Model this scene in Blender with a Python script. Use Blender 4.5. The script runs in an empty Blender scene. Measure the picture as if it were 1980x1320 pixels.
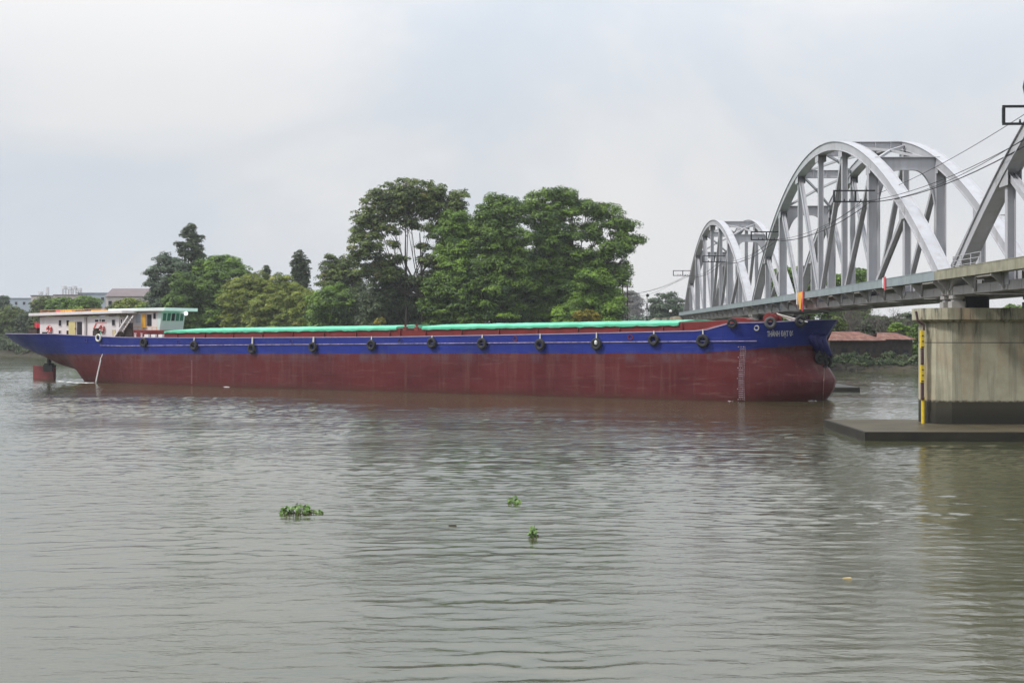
import bpy, math, random
import numpy as np
from mathutils import Vector, Matrix
random.seed(7); RNG = np.random.default_rng(11)
scene = bpy.context.scene
C = scene.collection
F = 2470.0; CX = 990.0; HY = 646.0; CZ = 6.4

def at(x, y, d):
    return Vector(((x - CX) / F * d, d, CZ + (HY - y) / F * d))

# ------------------------------------------------------------------ materials
def new_mat(name):
    m = bpy.data.materials.new(name); m.use_nodes = True
    nt = m.node_tree; b = nt.nodes['Principled BSDF']
    return m, nt, b

def mat(name, col, rough=0.6, metal=0.0, var=0.12, scale=1.5, streak=False, dirt=None, dirt_amt=0.35, bump=0.0, spec=0.4):
    """painted / worn surface: base colour broken up by noise, optional vertical streaks of dirt"""
    m, nt, b = new_mat(name); N = nt.nodes; L = nt.links
    tc = N.new('ShaderNodeTexCoord'); mp = N.new('ShaderNodeMapping')
    L.new(tc.outputs['Object'], mp.inputs['Vector'])
    n1 = N.new('ShaderNodeTexNoise'); n1.inputs['Scale'].default_value = scale; n1.inputs['Detail'].default_value = 6
    L.new(mp.outputs['Vector'], n1.inputs['Vector'])
    mr = N.new('ShaderNodeMapRange'); mr.inputs[1].default_value = 0.3; mr.inputs[2].default_value = 0.7
    mr.inputs[3].default_value = 1 - var; mr.inputs[4].default_value = 1 + var
    L.new(n1.outputs['Fac'], mr.inputs[0])
    mx = N.new('ShaderNodeMix'); mx.data_type = 'RGBA'; mx.blend_type = 'MULTIPLY'; mx.inputs[0].default_value = 1
    mx.inputs[6].default_value = (*col, 1); L.new(mr.outputs[0], mx.inputs[7])
    out = mx.outputs[2]
    if dirt:
        mp2 = N.new('ShaderNodeMapping'); L.new(tc.outputs['Object'], mp2.inputs['Vector'])
        mp2.inputs['Scale'].default_value = (1.6, 1.6, 0.18) if streak else (1, 1, 1)
        n2 = N.new('ShaderNodeTexNoise'); n2.inputs['Scale'].default_value = scale * 1.3; n2.inputs['Detail'].default_value = 8
        n2.inputs['Roughness'].default_value = 0.65
        L.new(mp2.outputs['Vector'], n2.inputs['Vector'])
        r2 = N.new('ShaderNodeMapRange'); r2.inputs[1].default_value = 0.5; r2.inputs[2].default_value = 0.75
        r2.inputs[3].default_value = 0; r2.inputs[4].default_value = dirt_amt
        L.new(n2.outputs['Fac'], r2.inputs[0])
        m2 = N.new('ShaderNodeMix'); m2.data_type = 'RGBA'
        L.new(r2.outputs[0], m2.inputs[0]); L.new(out, m2.inputs[6]); m2.inputs[7].default_value = (*dirt, 1)
        out = m2.outputs[2]
    L.new(out, b.inputs['Base Color'])
    b.inputs['Roughness'].default_value = rough; b.inputs['Metallic'].default_value = metal
    b.inputs['Specular IOR Level'].default_value = spec
    if bump:
        bp = N.new('ShaderNodeBump'); bp.inputs['Strength'].default_value = bump; bp.inputs['Distance'].default_value = 0.05
        L.new(n1.outputs['Fac'], bp.inputs['Height']); L.new(bp.outputs[0], b.inputs['Normal'])
    return m

M = {}
M['steel'] = mat('painted_steel', (0.41, 0.415, 0.445), 0.45, 0, .09, .6, True, (0.27, 0.25, 0.23), .6)
M['steel_edge'] = mat('girder_paint', (0.33, 0.32, 0.32), 0.55, 0, .1, .8, True, (0.24, 0.22, 0.20), .6)
M['galv'] = mat('galvanised_panel', (0.25, 0.295, 0.32), 0.5, 0, .12, .9, True, (0.28, 0.30, 0.27), .6)
M['mossy'] = mat('mossy_panel', (0.27, 0.26, 0.20), 0.8, 0, .2, 1.2, True, (0.16, 0.16, 0.09), .7)
M['deck_conc'] = mat('deck_concrete', (0.28, 0.27, 0.25), 0.85, 0, .15, 1.0)
M['dark_steel'] = mat('dark_steel', (0.02, 0.022, 0.025), 0.55, 0, .2)
M['rubber'] = mat('tyre_rubber', (0.022, 0.022, 0.024), 0.8, 0, .3, 4)
M['rope'] = mat('rope_white', (0.62, 0.6, 0.55), 0.8)
M['red'] = mat('coaming_red', (0.15, 0.013, 0.013), 0.55, 0, .2, .8, True, (0.10, 0.03, 0.02), .5)
M['deckred'] = mat('deck_red', (0.20, 0.05, 0.04), 0.7, 0, .2, .8)
M['hullred'] = mat('rudder_red', (0.17, 0.028, 0.03), 0.55, 0, .2, .8)
M['green'] = mat('tarpaulin_green', (0.10, 0.52, 0.32), 0.45, 0, .15, .5, False, (0.35, 0.75, 0.6), .6, bump=.4)
M['white'] = mat('house_white', (0.66, 0.63, 0.64), 0.55, 0, .05, .8, True, (0.42, 0.36, 0.36), .35)
M['mint'] = mat('wheelhouse_mint', (0.55, 0.68, 0.66), 0.5, 0, .06, .8)
M['roofedge'] = mat('roof_edge_paint', (0.68, 0.76, 0.74), 0.5, 0, .06, .8)
M['cream'] = mat('door_cream', (0.55, 0.48, 0.22), 0.6)
M['orange'] = mat('door_orange', (0.62, 0.33, 0.04), 0.6)
M['dark'] = mat('dark_interior', (0.012, 0.012, 0.018), 0.7)
M['buoyred'] = mat('buoy_red', (0.62, 0.09, 0.08), 0.5)
M['paint_white'] = mat('mark_white', (0.70, 0.70, 0.70), 0.6, 0, .2, 3)
M['blueplain'] = mat('chute_blue', (0.018, 0.02, 0.15), 0.5, 0, .2, 1)
M['yellow'] = mat('gauge_yellow', (0.62, 0.45, 0.03), 0.6, 0, .15, 3)
M['gaugedark'] = mat('gauge_dark', (0.07, 0.035, 0.04), 0.7, 0, .3, 3)
M['wood'] = mat('dark_wood', (0.05, 0.038, 0.032), 0.85, 0, .35, 1.5)
M['rust'] = mat('rusty_roof', (0.17, 0.078, 0.060), 0.85, 0, .35, .8, False, (0.30, 0.19, 0.155), .85)
M['stone'] = mat('bank_stone', (0.06, 0.056, 0.048), 0.9, 0, .4, 1.5, bump=.6)
M['bark'] = mat('bark', (0.05, 0.043, 0.036), 0.9, 0, .3, 1.5)
M['palebark'] = mat('pale_bark', (0.23, 0.20, 0.16), 0.9, 0, .3, 1.5)
M['bldg'] = mat('pale_render', (0.55, 0.50, 0.46), 0.8, 0, .08, .3)
M['bldg_blue'] = mat('bluish_sheet', (0.36, 0.41, 0.46), 0.7, 0, .08, .3)
M['roofgrey'] = mat('grey_roof', (0.17, 0.14, 0.145), 0.8, 0, .1, .3)
M['tank'] = mat('tank_steel', (0.75, 0.76, 0.78), 0.25, .6, .05)
M['foam'] = mat('white_water', (0.8, 0.8, 0.8), 0.5)
M['cable'] = mat('cable_black', (0.03, 0.03, 0.035), 0.7)
M['pink'] = mat('sling_red', (0.6, 0.10, 0.12), 0.7)
M['footing'] = mat('wet_footing', (0.020, 0.018, 0.012), 0.5, 0, .35, .7, False, (0.008, 0.008, 0.007), .7, bump=.5)
M['blackconc'] = mat('dark_concrete', (0.022, 0.024, 0.028), 0.5, 0, .3, .8)  # near-black concrete for the bearing plinth
M['glassgreen'] = mat('tinted_glass', (0.03, 0.10, 0.08), .15)
M['flagred'] = mat('flag_red', (0.6, 0.03, 0.06), 0.7)

def hull_mat():
    m, nt, b = new_mat('hull_paint'); N = nt.nodes; L = nt.links
    tc = N.new('ShaderNodeTexCoord'); sp = N.new('ShaderNodeSeparateXYZ'); L.new(tc.outputs['Object'], sp.inputs[0])
    def noise(scale, vec_scale, detail=6, rough=.6):
        mp = N.new('ShaderNodeMapping'); mp.inputs['Scale'].default_value = vec_scale
        L.new(tc.outputs['Object'], mp.inputs['Vector'])
        n = N.new('ShaderNodeTexNoise'); n.inputs['Scale'].default_value = scale; n.inputs['Detail'].default_value = detail
        n.inputs['Roughness'].default_value = rough; L.new(mp.outputs[0], n.inputs['Vector']); return n.outputs['Fac']
    def math_(op, a, c):
        n = N.new('ShaderNodeMath'); n.operation = op
        for i, v in enumerate((a, c)):
            if isinstance(v, (int, float)): n.inputs[i].default_value = v
            else: L.new(v, n.inputs[i])
        return n.outputs[0]
    def rng(v, a, b_, c, d):
        n = N.new('ShaderNodeMapRange'); L.new(v, n.inputs[0])
        for i, q in enumerate((a, b_, c, d)): n.inputs[i + 1].default_value = q
        return n.outputs[0]
    def mixc(f, a, c):
        n = N.new('ShaderNodeMix'); n.data_type = 'RGBA'
        if isinstance(f, (int, float)): n.inputs[0].default_value = f
        else: L.new(f, n.inputs[0])
        for i, v in ((6, a), (7, c)):
            if isinstance(v, tuple): n.inputs[i].default_value = (*v, 1)
            else: L.new(v, n.inputs[i])
        return n.outputs[2]
    m_half = lambda v: math_('MULTIPLY', v, .5)
    streak = noise(1.0, (1.0, 1.0, .07), 8, .7)
    big = noise(.12, (1, 1, 1.5), 5, .6)
    fine = noise(1.2, (1, 1, 1), 6, .7)
    plates = noise(.35, (1, 1, 3.0), 2, .5)
    # the paint line climbs gently forward, and again at the bow
    line = math_('ADD', math_('MULTIPLY', sp.outputs[0], .0095), 3.52)
    line = math_('ADD', line, rng(sp.outputs[0], 112, 121, 0, .7))
    line = math_('ADD', line, rng(fine, .4, .6, -.03, .03))
    rel = math_('SUBTRACT', sp.outputs[2], line)
    red = mixc(rng(big, .35, .65, 0, 1), (0.070, 0.010, 0.013), (0.115, 0.017, 0.019))
    red = mixc(rng(plates, .4, .62, 0, .35), red, (0.12, 0.032, 0.038))
    red = mixc(rng(streak, .52, .72, 0, .6), red, (0.16, 0.075, 0.065))
    red = mixc(rng(fine, .55, .75, 0, .3), red, (0.05, 0.012, 0.012))
    blue = mixc(rng(big, .35, .65, 0, 1), (0.011, 0.020, 0.155), (0.014, 0.030, 0.235))
    blue = mixc(rng(streak, .55, .72, 0, .45), blue, (0.035, 0.06, 0.17))
    # scuffed grey band where fenders and quays rub, just either side of the line
    band = math_('MULTIPLY', rng(math_('ABSOLUTE', math_('ADD', rel, .35), 0), 0, .8, 1, 0), rng(noise(.55, (1, 1, .35), 8, .75), .45, .62, 0, .6))
    cx_ = N.new('ShaderNodeCombineXYZ'); L.new(sp.outputs[0], cx_.inputs[0]); L.new(sp.outputs[2], cx_.inputs[1])
    bk = N.new('ShaderNodeTexBrick'); L.new(cx_.outputs[0], bk.inputs['Vector']); bk.inputs['Scale'].default_value = 1
    bk.inputs['Brick Width'].default_value = 6.0; bk.inputs['Row Height'].default_value = 1.75; bk.inputs['Mortar Size'].default_value = .035; bk.inputs['Mortar Smooth'].default_value = .6
    bk.inputs['Color1'].default_value = (0, 0, 0, 1); bk.inputs['Color2'].default_value = (1, 1, 1, 1); bk.inputs['Mortar'].default_value = (.5, .5, .5, 1); bk.inputs['Bias'].default_value = 0
    scr = rng(noise(.8, (.22, 1, 2.6), 8, .75), .56, .66, 0, .55)
    red = mixc(scr, red, (0.17, 0.085, 0.08)); blue = mixc(m_half(scr), blue, (0.07, 0.09, 0.2))
    red = mixc(rng(bk.outputs['Color'], 0, 1, 0, .22), red, (0.06, 0.012, 0.014))
    fac = rng(rel, -.02, .02, 0, 1)
    col = mixc(fac, red, blue)
    col = mixc(band, col, (0.10, 0.075, 0.09))
    col = mixc(math_('MULTIPLY', bk.outputs['Fac'], .35), col, (0.02, 0.014, 0.02))
    # damp tide-mark low on the hull
    tide = math_('MULTIPLY', rng(sp.outputs[2], .1, .9, .8, 0), rng(streak, .35, .6, .3, 1))
    col = mixc(tide, col, (0.055, 0.022, 0.016))
    L.new(col, b.inputs['Base Color'])
    L.new(rng(fine, .3, .7, .42, .62), b.inputs['Roughness']); b.inputs['Specular IOR Level'].default_value = .2
    bp = N.new('ShaderNodeBump'); bp.inputs['Strength'].default_value = .6; bp.inputs['Distance'].default_value = .16
    L.new(noise(.4, (1, 1, .8), 3, .5), bp.inputs['Height']); L.new(bp.outputs[0], b.inputs['Normal'])
    return m
M['hull'] = hull_mat()

def pier_mat():
    m, nt, b = new_mat('pier_concrete'); N = nt.nodes; L = nt.links
    tc = N.new('ShaderNodeTexCoord'); sp = N.new('ShaderNodeSeparateXYZ'); L.new(tc.outputs['Object'], sp.inputs[0])
    def noise(scale, vs, det=7, ro=.62):
        mp = N.new('ShaderNodeMapping'); mp.inputs['Scale'].default_value = vs; L.new(tc.outputs['Object'], mp.inputs['Vector'])
        n = N.new('ShaderNodeTexNoise'); n.inputs['Scale'].default_value = scale; n.inputs['Detail'].default_value = det
        n.inputs['Roughness'].default_value = ro; L.new(mp.outputs[0], n.inputs['Vector']); return n.outputs['Fac']
    def rng(v, a, b_, c, d):
        n = N.new('ShaderNodeMapRange'); L.new(v, n.inputs[0])
        for i, q in enumerate((a, b_, c, d)): n.inputs[i + 1].default_value = q
        return n.outputs[0]
    def mixc(f, a, c):
        n = N.new('ShaderNodeMix'); n.data_type = 'RGBA'; L.new(f, n.inputs[0])
        for i, v in ((6, a), (7, c)):
            if isinstance(v, tuple): n.inputs[i].default_value = (*v, 1)
            else: L.new(v, n.inputs[i])
        return n.outputs[2]
    def mul(a, c):
        n = N.new('ShaderNodeMath'); n.operation = 'MULTIPLY'; L.new(a, n.inputs[0]); L.new(c, n.inputs[1]); return n.outputs[0]
    def add(a, c):
        n = N.new('ShaderNodeMath'); n.operation = 'ADD'; L.new(a, n.inputs[0]); L.new(c, n.inputs[1]); return n.outputs[0]
    st = noise(1.1, (1.2, 1.2, .09)); bg = noise(.7, (1, 1, 1)); fi = noise(5, (1, 1, 1))
    col = mixc(rng(bg, .3, .7, 0, 1), (0.31, 0.29, 0.21), (0.43, 0.41, 0.31))
    col = mixc(rng(noise(.5, (1, 1, .3)), .5, .66, 0, .6), col, (0.36, 0.19, 0.09))
    col = mixc(rng(st, .50, .64, 0, .6), col, (0.14, 0.135, 0.10))
    col = mixc(mul(rng(sp.outputs[2], 5.0, 7.4, 0, 1), rng(noise(1.6, (1, 1, .14), 8, .7), .50, .62, 0, .9)), col, (0.05, 0.047, 0.038))
    # pour joint
    j = N.new('ShaderNodeMath'); j.operation = 'COMPARE'; L.new(sp.outputs[2], j.inputs[0]); j.inputs[1].default_value = 5.85; j.inputs[2].default_value = .035
    col = mixc(j.outputs[0], col, (0.12, 0.11, 0.09))
    # wet, algae-dark foot
    zz = add(sp.outputs[2], rng(fi, .3, .7, -.07, .07))
    col = mixc(rng(zz, 2.0, 2.14, 1, 0), col, (0.035, 0.032, 0.020))
    col = mixc(rng(zz, 1.0, 1.7, .75, 0), col, (0.010, 0.010, 0.008))
    L.new(col, b.inputs['Base Color']); b.inputs['Roughness'].default_value = .85
    bp = N.new('ShaderNodeBump'); bp.inputs['Strength'].default_value = .4; bp.inputs['Distance'].default_value = .03
    L.new(fi, bp.inputs['Height']); L.new(bp.outputs[0], b.inputs['Normal'])
    return m
M['pier'] = pier_mat()

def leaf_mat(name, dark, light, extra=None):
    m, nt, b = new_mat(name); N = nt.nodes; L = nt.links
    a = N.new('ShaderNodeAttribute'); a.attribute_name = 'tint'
    r = N.new('ShaderNodeValToRGB'); r.color_ramp.elements[0].color = (*dark, 1); r.color_ramp.elements[1].color = (*light, 1)  # dark end lowered for crown shadow, light end kept high for highlights
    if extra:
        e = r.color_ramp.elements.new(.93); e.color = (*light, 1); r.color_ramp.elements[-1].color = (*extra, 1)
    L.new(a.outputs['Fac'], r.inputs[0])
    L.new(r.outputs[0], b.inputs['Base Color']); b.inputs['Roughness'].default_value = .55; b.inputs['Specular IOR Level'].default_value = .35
    t = N.new('ShaderNodeBsdfTranslucent'); L.new(r.outputs[0], t.inputs['Color'])
    ms = N.new('ShaderNodeMixShader'); ms.inputs[0].default_value = .22
    L.new(b.outputs[0], ms.inputs[1]); L.new(t.outputs[0], ms.inputs[2]); L.new(ms.outputs[0], N['Material Output'].inputs['Surface'])
    return m
LM = {
    'deep': leaf_mat('leaves_deep_green', (0.020, 0.055, 0.014), (0.21, 0.34, 0.040)),
    'olive': leaf_mat('leaves_olive', (0.034, 0.058, 0.018), (0.20, 0.265, 0.055), (0.21, 0.17, 0.06)),
    'bright': leaf_mat('leaves_bright_green', (0.031, 0.079, 0.013), (0.267, 0.436, 0.048)),
    'bamboo': leaf_mat('leaves_yellow_green', (0.085, 0.115, 0.016), (0.32, 0.39, 0.060), (0.38, 0.34, 0.09)),
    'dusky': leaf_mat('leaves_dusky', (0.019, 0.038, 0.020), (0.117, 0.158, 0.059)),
    'yellow': leaf_mat('leaves_yellow', (0.079, 0.103, 0.015), (0.567, 0.436, 0.048)),
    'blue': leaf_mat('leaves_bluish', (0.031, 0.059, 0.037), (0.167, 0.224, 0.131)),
    'fresh': leaf_mat('leaves_fresh', (0.043, 0.103, 0.011), (0.333, 0.502, 0.059)),
    'grey': leaf_mat('leaves_haze_grey', (0.079, 0.087, 0.083), (0.250, 0.224, 0.190)),  # fading of the distant tree by haze is put into this leaf colour
}

# ------------------------------------------------------------------ mesh helpers
class MB:
    def __init__(s): s.v = []; s.f = []; s.mi = []; s.cur = 0
    def add(s, vs, fs):
        o = len(s.v); s.v += [tuple(p) for p in vs]
        for f in fs: s.f.append(tuple(i + o for i in f)); s.mi.append(s.cur)
        return s
    def box(s, x0, x1, y0, y1, z0, z1):
        return s.add([(x0,y0,z0),(x1,y0,z0),(x1,y1,z0),(x0,y1,z0),(x0,y0,z1),(x1,y0,z1),(x1,y1,z1),(x0,y1,z1)],
              [(0,3,2,1),(4,5,6,7),(0,1,5,4),(1,2,6,5),(2,3,7,6),(3,0,4,7)])
    def hexa(s, b, t):
        return s.add(list(b) + list(t), [(0,3,2,1),(4,5,6,7),(0,1,5,4),(1,2,6,5),(2,3,7,6),(3,0,4,7)])
    def beam(s, p, q, w, h, side=(1, 0, 0)):
        """box beam p->q; w along `side`, h across"""
        p = Vector(p); q = Vector(q); d = (q - p).normalized(); sd = Vector(side)
        sd = (sd - d * sd.dot(d)).normalized(); up = sd.cross(d).normalized()
        a = sd * (w / 2); b = up * (h / 2)
        return s.hexa([p - a - b, p + a - b, p + a + b, p - a + b], [q - a - b, q + a - b, q + a + b, q - a + b])
    def tube(s, pts, rad, n=8, cap=True):
        pts = [Vector(p) for p in pts]; rings = []
        if not hasattr(rad, '__len__'): rad = [rad] * len(pts)
        for i, p in enumerate(pts):
            d = (pts[min(i + 1, len(pts) - 1)] - pts[max(i - 1, 0)]).normalized()
            ref = Vector((0, 0, 1)) if abs(d.z) < .9 else Vector((1, 0, 0))
            a = d.cross(ref).normalized(); b = d.cross(a).normalized()
            rings.append([p + (a * math.cos(2*math.pi*k/n) + b * math.sin(2*math.pi*k/n)) * rad[i] for k in range(n)])
        vs = [v for r in rings for v in r]; fs = []
        for i in range(len(pts) - 1):
            for k in range(n):
                fs.append((i*n+k, i*n+(k+1) % n, (i+1)*n+(k+1) % n, (i+1)*n+k))
        if cap:
            fs.append(tuple(range(n))[::-1]); fs.append(tuple((len(pts)-1)*n + k for k in range(n)))
        return s.add(vs, fs)
    def torus(s, c, ax, R, r, n=20, m=8):
        c = Vector(c); ax = Vector(ax).normalized(); ref = Vector((0, 0, 1)) if abs(ax.z) < .9 else Vector((1, 0, 0))
        u = ax.cross(ref).normalized(); w = ax.cross(u); vs = []; fs = []
        for i in range(n):
            a = 2*math.pi*i/n; rd = u*math.cos(a) + w*math.sin(a)
            for j in range(m):
                b = 2*math.pi*j/m
                vs.append(c + rd*(R + r*math.cos(b)) + ax*(r*math.sin(b)))
        for i in range(n):
            for j in range(m):
                fs.append((i*m+j, ((i+1) % n)*m+j, ((i+1) % n)*m+(j+1) % m, i*m+(j+1) % m))
        return s.add(vs, fs)
    def lathe(s, c, prof, n=16):
        vs = []; fs = []
        for r, z in prof:
            for k in range(n):
                a = 2*math.pi*k/n; vs.append((c[0]+r*math.cos(a), c[1]+r*math.sin(a), c[2]+z))
        for i in range(len(prof)-1):
            for k in range(n): fs.append((i*n+k, i*n+(k+1) % n, (i+1)*n+(k+1) % n, (i+1)*n+k))
        fs.append(tuple(range(n))[::-1]); fs.append(tuple((len(prof)-1)*n+k for k in range(n)))
        return s.add(vs, fs)
    def prism(s, poly, axis, a0, a1):
        """poly of 2D points extruded along axis ('x','y','z')"""
        def P(p, a): return {'y': (p[0], a, p[1]), 'x': (a, p[0], p[1]), 'z': (p[0], p[1], a)}[axis]
        n = len(poly); vs = [P(p, a0) for p in poly] + [P(p, a1) for p in poly]
        fs = [tuple(range(n)), tuple(range(n, 2*n))[::-1]] + [(i, i+n, (i+1) % n+n, (i+1) % n) for i in range(n)]
        return s.add(vs, fs)
    def build(s, name, ms, parent=None, smooth=False, loc=None, bevel=0, fixn=True):
        me = bpy.data.meshes.new(name); me.from_pydata(s.v, [], s.f)
        if not isinstance(ms, (list, tuple)): ms = [ms]
        for m in ms: me.materials.append(m)
        if len(ms) > 1: me.polygons.foreach_set('material_index', s.mi)
        if fixn:
            import bmesh
            bm = bmesh.new(); bm.from_mesh(me); bmesh.ops.recalc_face_normals(bm, faces=bm.faces); bm.to_mesh(me); bm.free()
        if smooth: me.polygons.foreach_set('use_smooth', [True]*len(me.polygons))
        me.update()
        o = bpy.data.objects.new(name, me); C.objects.link(o)
        if parent: o.parent = parent
        if loc is not None: o.location = loc
        if bevel:
            md = o.modifiers.new('bevel', 'BEVEL'); md.width = bevel; md.segments = 2; md.limit_method = 'ANGLE'
        return o

def tag(o, label=None, cat=None, group=None, kind=None):
    if label: o['label'] = label
    if cat: o['category'] = cat
    if group: o['group'] = group
    if kind: o['kind'] = kind
    return o
def empty(name, loc=(0, 0, 0), rz=0.0):
    o = bpy.data.objects.new(name, None); o.empty_display_size = .5; C.objects.link(o)
    o.location = loc; o.rotation_euler = (0, 0, rz); return o
def kids(o): return [c for c in list(C.objects) if c.parent == o]
def copy_tree(o, parent=None):
    c = o.copy(); C.objects.link(c)
    if parent: c.parent = parent
    for ch in kids(o): copy_tree(ch, c)
    return c
def interp(t, xs, ys): return float(np.interp(t, xs, ys))

# ------------------------------------------------------------------ world, sun, camera
w = bpy.data.worlds.new('World'); scene.world = w; w.use_nodes = True
nt = w.node_tree; N = nt.nodes; L = nt.links
SUN = Vector((-.66, -.22, .80)).normalized()
sky = N.new('ShaderNodeTexSky'); sky.sky_type = 'NISHITA'; sky.sun_disc = False
sky.sun_elevation = math.asin(SUN.z); sky.sun_rotation = math.atan2(SUN.x, SUN.y)
sky.dust_density = 4; sky.air_density = 1.5
tc = N.new('ShaderNodeTexCoord'); mp = N.new('ShaderNodeMapping'); L.new(tc.outputs['Generated'], mp.inputs['Vector'])
mp.inputs['Scale'].default_value = (1, 1, 1.7); mp.inputs['Location'].default_value = (.35, .2, .12)
n1 = N.new('ShaderNodeTexNoise'); n1.inputs['Scale'].default_value = 2.6; n1.inputs['Detail'].default_value = 6; n1.inputs['Roughness'].default_value = .55
n1.inputs['Distortion'].default_value = .4; L.new(mp.outputs[0], n1.inputs['Vector'])
rp = N.new('ShaderNodeValToRGB'); rp.color_ramp.interpolation = 'EASE'
rp.color_ramp.elements[0].position = .34; rp.color_ramp.elements[0].color = (.655, .71, .785, 1)
rp.color_ramp.elements[1].position = .66; rp.color_ramp.elements[1].color = (.835, .835, .845, 1)
L.new(n1.outputs['Fac'], rp.inputs[0])
vm = N.new('ShaderNodeVectorMath'); vm.operation = 'SCALE'; vm.inputs['Scale'].default_value = 10.0; L.new(rp.outputs[0], vm.inputs[0])
mx = N.new('ShaderNodeMix'); mx.data_type = 'RGBA'; mx.inputs[0].default_value = .94
# an overcast sky is brighter overhead than near the horizon
sz = N.new('ShaderNodeSeparateXYZ'); L.new(tc.outputs['Generated'], sz.inputs[0])
zr_ = N.new('ShaderNodeMapRange'); zr_.interpolation_type = 'SMOOTHSTEP'; L.new(sz.outputs[2], zr_.inputs[0])
for i_, q_ in enumerate((.12, .55, 1.0, 1.8)): zr_.inputs[i_+1].default_value = q_
vz = N.new('ShaderNodeVectorMath'); vz.operation = 'SCALE'; L.new(vm.outputs[0], vz.inputs[0]); L.new(zr_.outputs[0], vz.inputs['Scale'])
L.new(sky.outputs[0], mx.inputs[6]); L.new(vz.outputs[0], mx.inputs[7])
bg = N['Background']; bg.inputs['Strength'].default_value = .1; L.new(mx.outputs[2], bg.inputs['Color'])
sl = bpy.data.lights.new('sun', 'SUN'); sl.energy = 3.0; sl.angle = math.radians(7); sl.color = (1, .96, .9)
so = bpy.data.objects.new('sun', sl); C.objects.link(so); so.rotation_euler = SUN.to_track_quat('Z', 'Y').to_euler()
cam = bpy.data.cameras.new('camera'); co = bpy.data.objects.new('camera', cam); C.objects.link(co); scene.camera = co
co.location = (0, 0, CZ); co.rotation_euler = (math.radians(90), 0, 0)
cam.sensor_width = 36; cam.lens = F / 1980 * 36; cam.shift_y = -(660 - HY) / 1980; cam.clip_end = 12000; cam.clip_start = .2
vs_ = scene.view_settings; vs_.view_transform = 'Standard'; vs_.look = 'None'; vs_.exposure = 0; vs_.gamma = 1
cy = scene.cycles; cy.max_bounces = 6; cy.diffuse_bounces = 3; cy.glossy_bounces = 3; cy.transmission_bounces = 2; cy.volume_bounces = 0
cy.caustics_reflective = False; cy.caustics_refractive = False

# ------------------------------------------------------------------ water
def water_mat():
    m, nt, b = new_mat('river_water'); N = nt.nodes; L = nt.links
    tc = N.new('ShaderNodeTexCoord')
    def noise(scale, vs, det=3, ro=.5, rot=0.0, dist=0.0):
        mp = N.new('ShaderNodeMapping'); mp.inputs['Scale'].default_value = vs; mp.inputs['Rotation'].default_value = (0, 0, rot)
        L.new(tc.outputs['Object'], mp.inputs['Vector'])
        n = N.new('ShaderNodeTexNoise'); n.inputs['Scale'].default_value = scale; n.inputs['Detail'].default_value = det
        n.inputs['Roughness'].default_value = ro; n.inputs['Distortion'].default_value = dist
        L.new(mp.outputs[0], n.inputs['Vector']); return n.outputs['Fac']
    def rng(v, a, b_, c, d):
        n = N.new('ShaderNodeMapRange'); L.new(v, n.inputs[0])
        for i, q in enumerate((a, b_, c, d)): n.inputs[i + 1].default_value = q
        return n.outputs[0]
    def m2(op, a, c):
        n = N.new('ShaderNodeMath'); n.operation = op
        for i, v in enumerate((a, c)):
            if isinstance(v, (int, float)): n.inputs[i].default_value = v
            else: L.new(v, n.inputs[i])
        return n.outputs[0]
    w3 = noise(9.0, (.5, 1, 1), 3, .6, .15, .3); w2 = noise(3.2, (.45, 1, 1), 3, .55, .22, .5)
    patch = rng(noise(.055, (1, 2.2, 1), 3, .55, .12, .6), .40, .62, .35, 1.0)
    h = m2('MULTIPLY', m2('ADD', m2('MULTIPLY', w2, .026), m2('MULTIPLY', w3, .012)), patch)
    bp = N.new('ShaderNodeBump'); bp.inputs['Strength'].default_value = 1; bp.inputs['Distance'].default_value = 1.0
    L.new(h, bp.inputs['Height']); L.new(bp.outputs[0], b.inputs['Normal'])
    cr = N.new('ShaderNodeMix'); cr.data_type = 'RGBA'; L.new(rng(noise(.03, (1, 1.6, 1), 4, .6, .3, .5), .35, .65, 0, 1), cr.inputs[0])
    cr.inputs[6].default_value = (0.054, 0.058, 0.028, 1); cr.inputs[7].default_value = (0.068, 0.069, 0.038, 1)
    L.new(cr.outputs[2], b.inputs['Base Color'])
    b.inputs['Roughness'].default_value = .06; b.inputs['IOR'].default_value = 2.0
    return m
WAVE = 1.0
M['water'] = water_mat()
def smooth_noise(X, Y, cell, seed):
    g = np.random.default_rng(seed).random((256, 256)); u = X/cell; v = Y/cell
    iu = np.floor(u).astype(int); iv = np.floor(v).astype(int); fu = u-iu; fv = v-iv
    fu = fu*fu*(3-2*fu); fv = fv*fv*(3-2*fv)
    G = lambda a, b: g[a % 256, b % 256]
    return (G(iu, iv)*(1-fu)+G(iu+1, iv)*fu)*(1-fv) + (G(iu, iv+1)*(1-fu)+G(iu+1, iv+1)*fu)*fv
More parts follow.
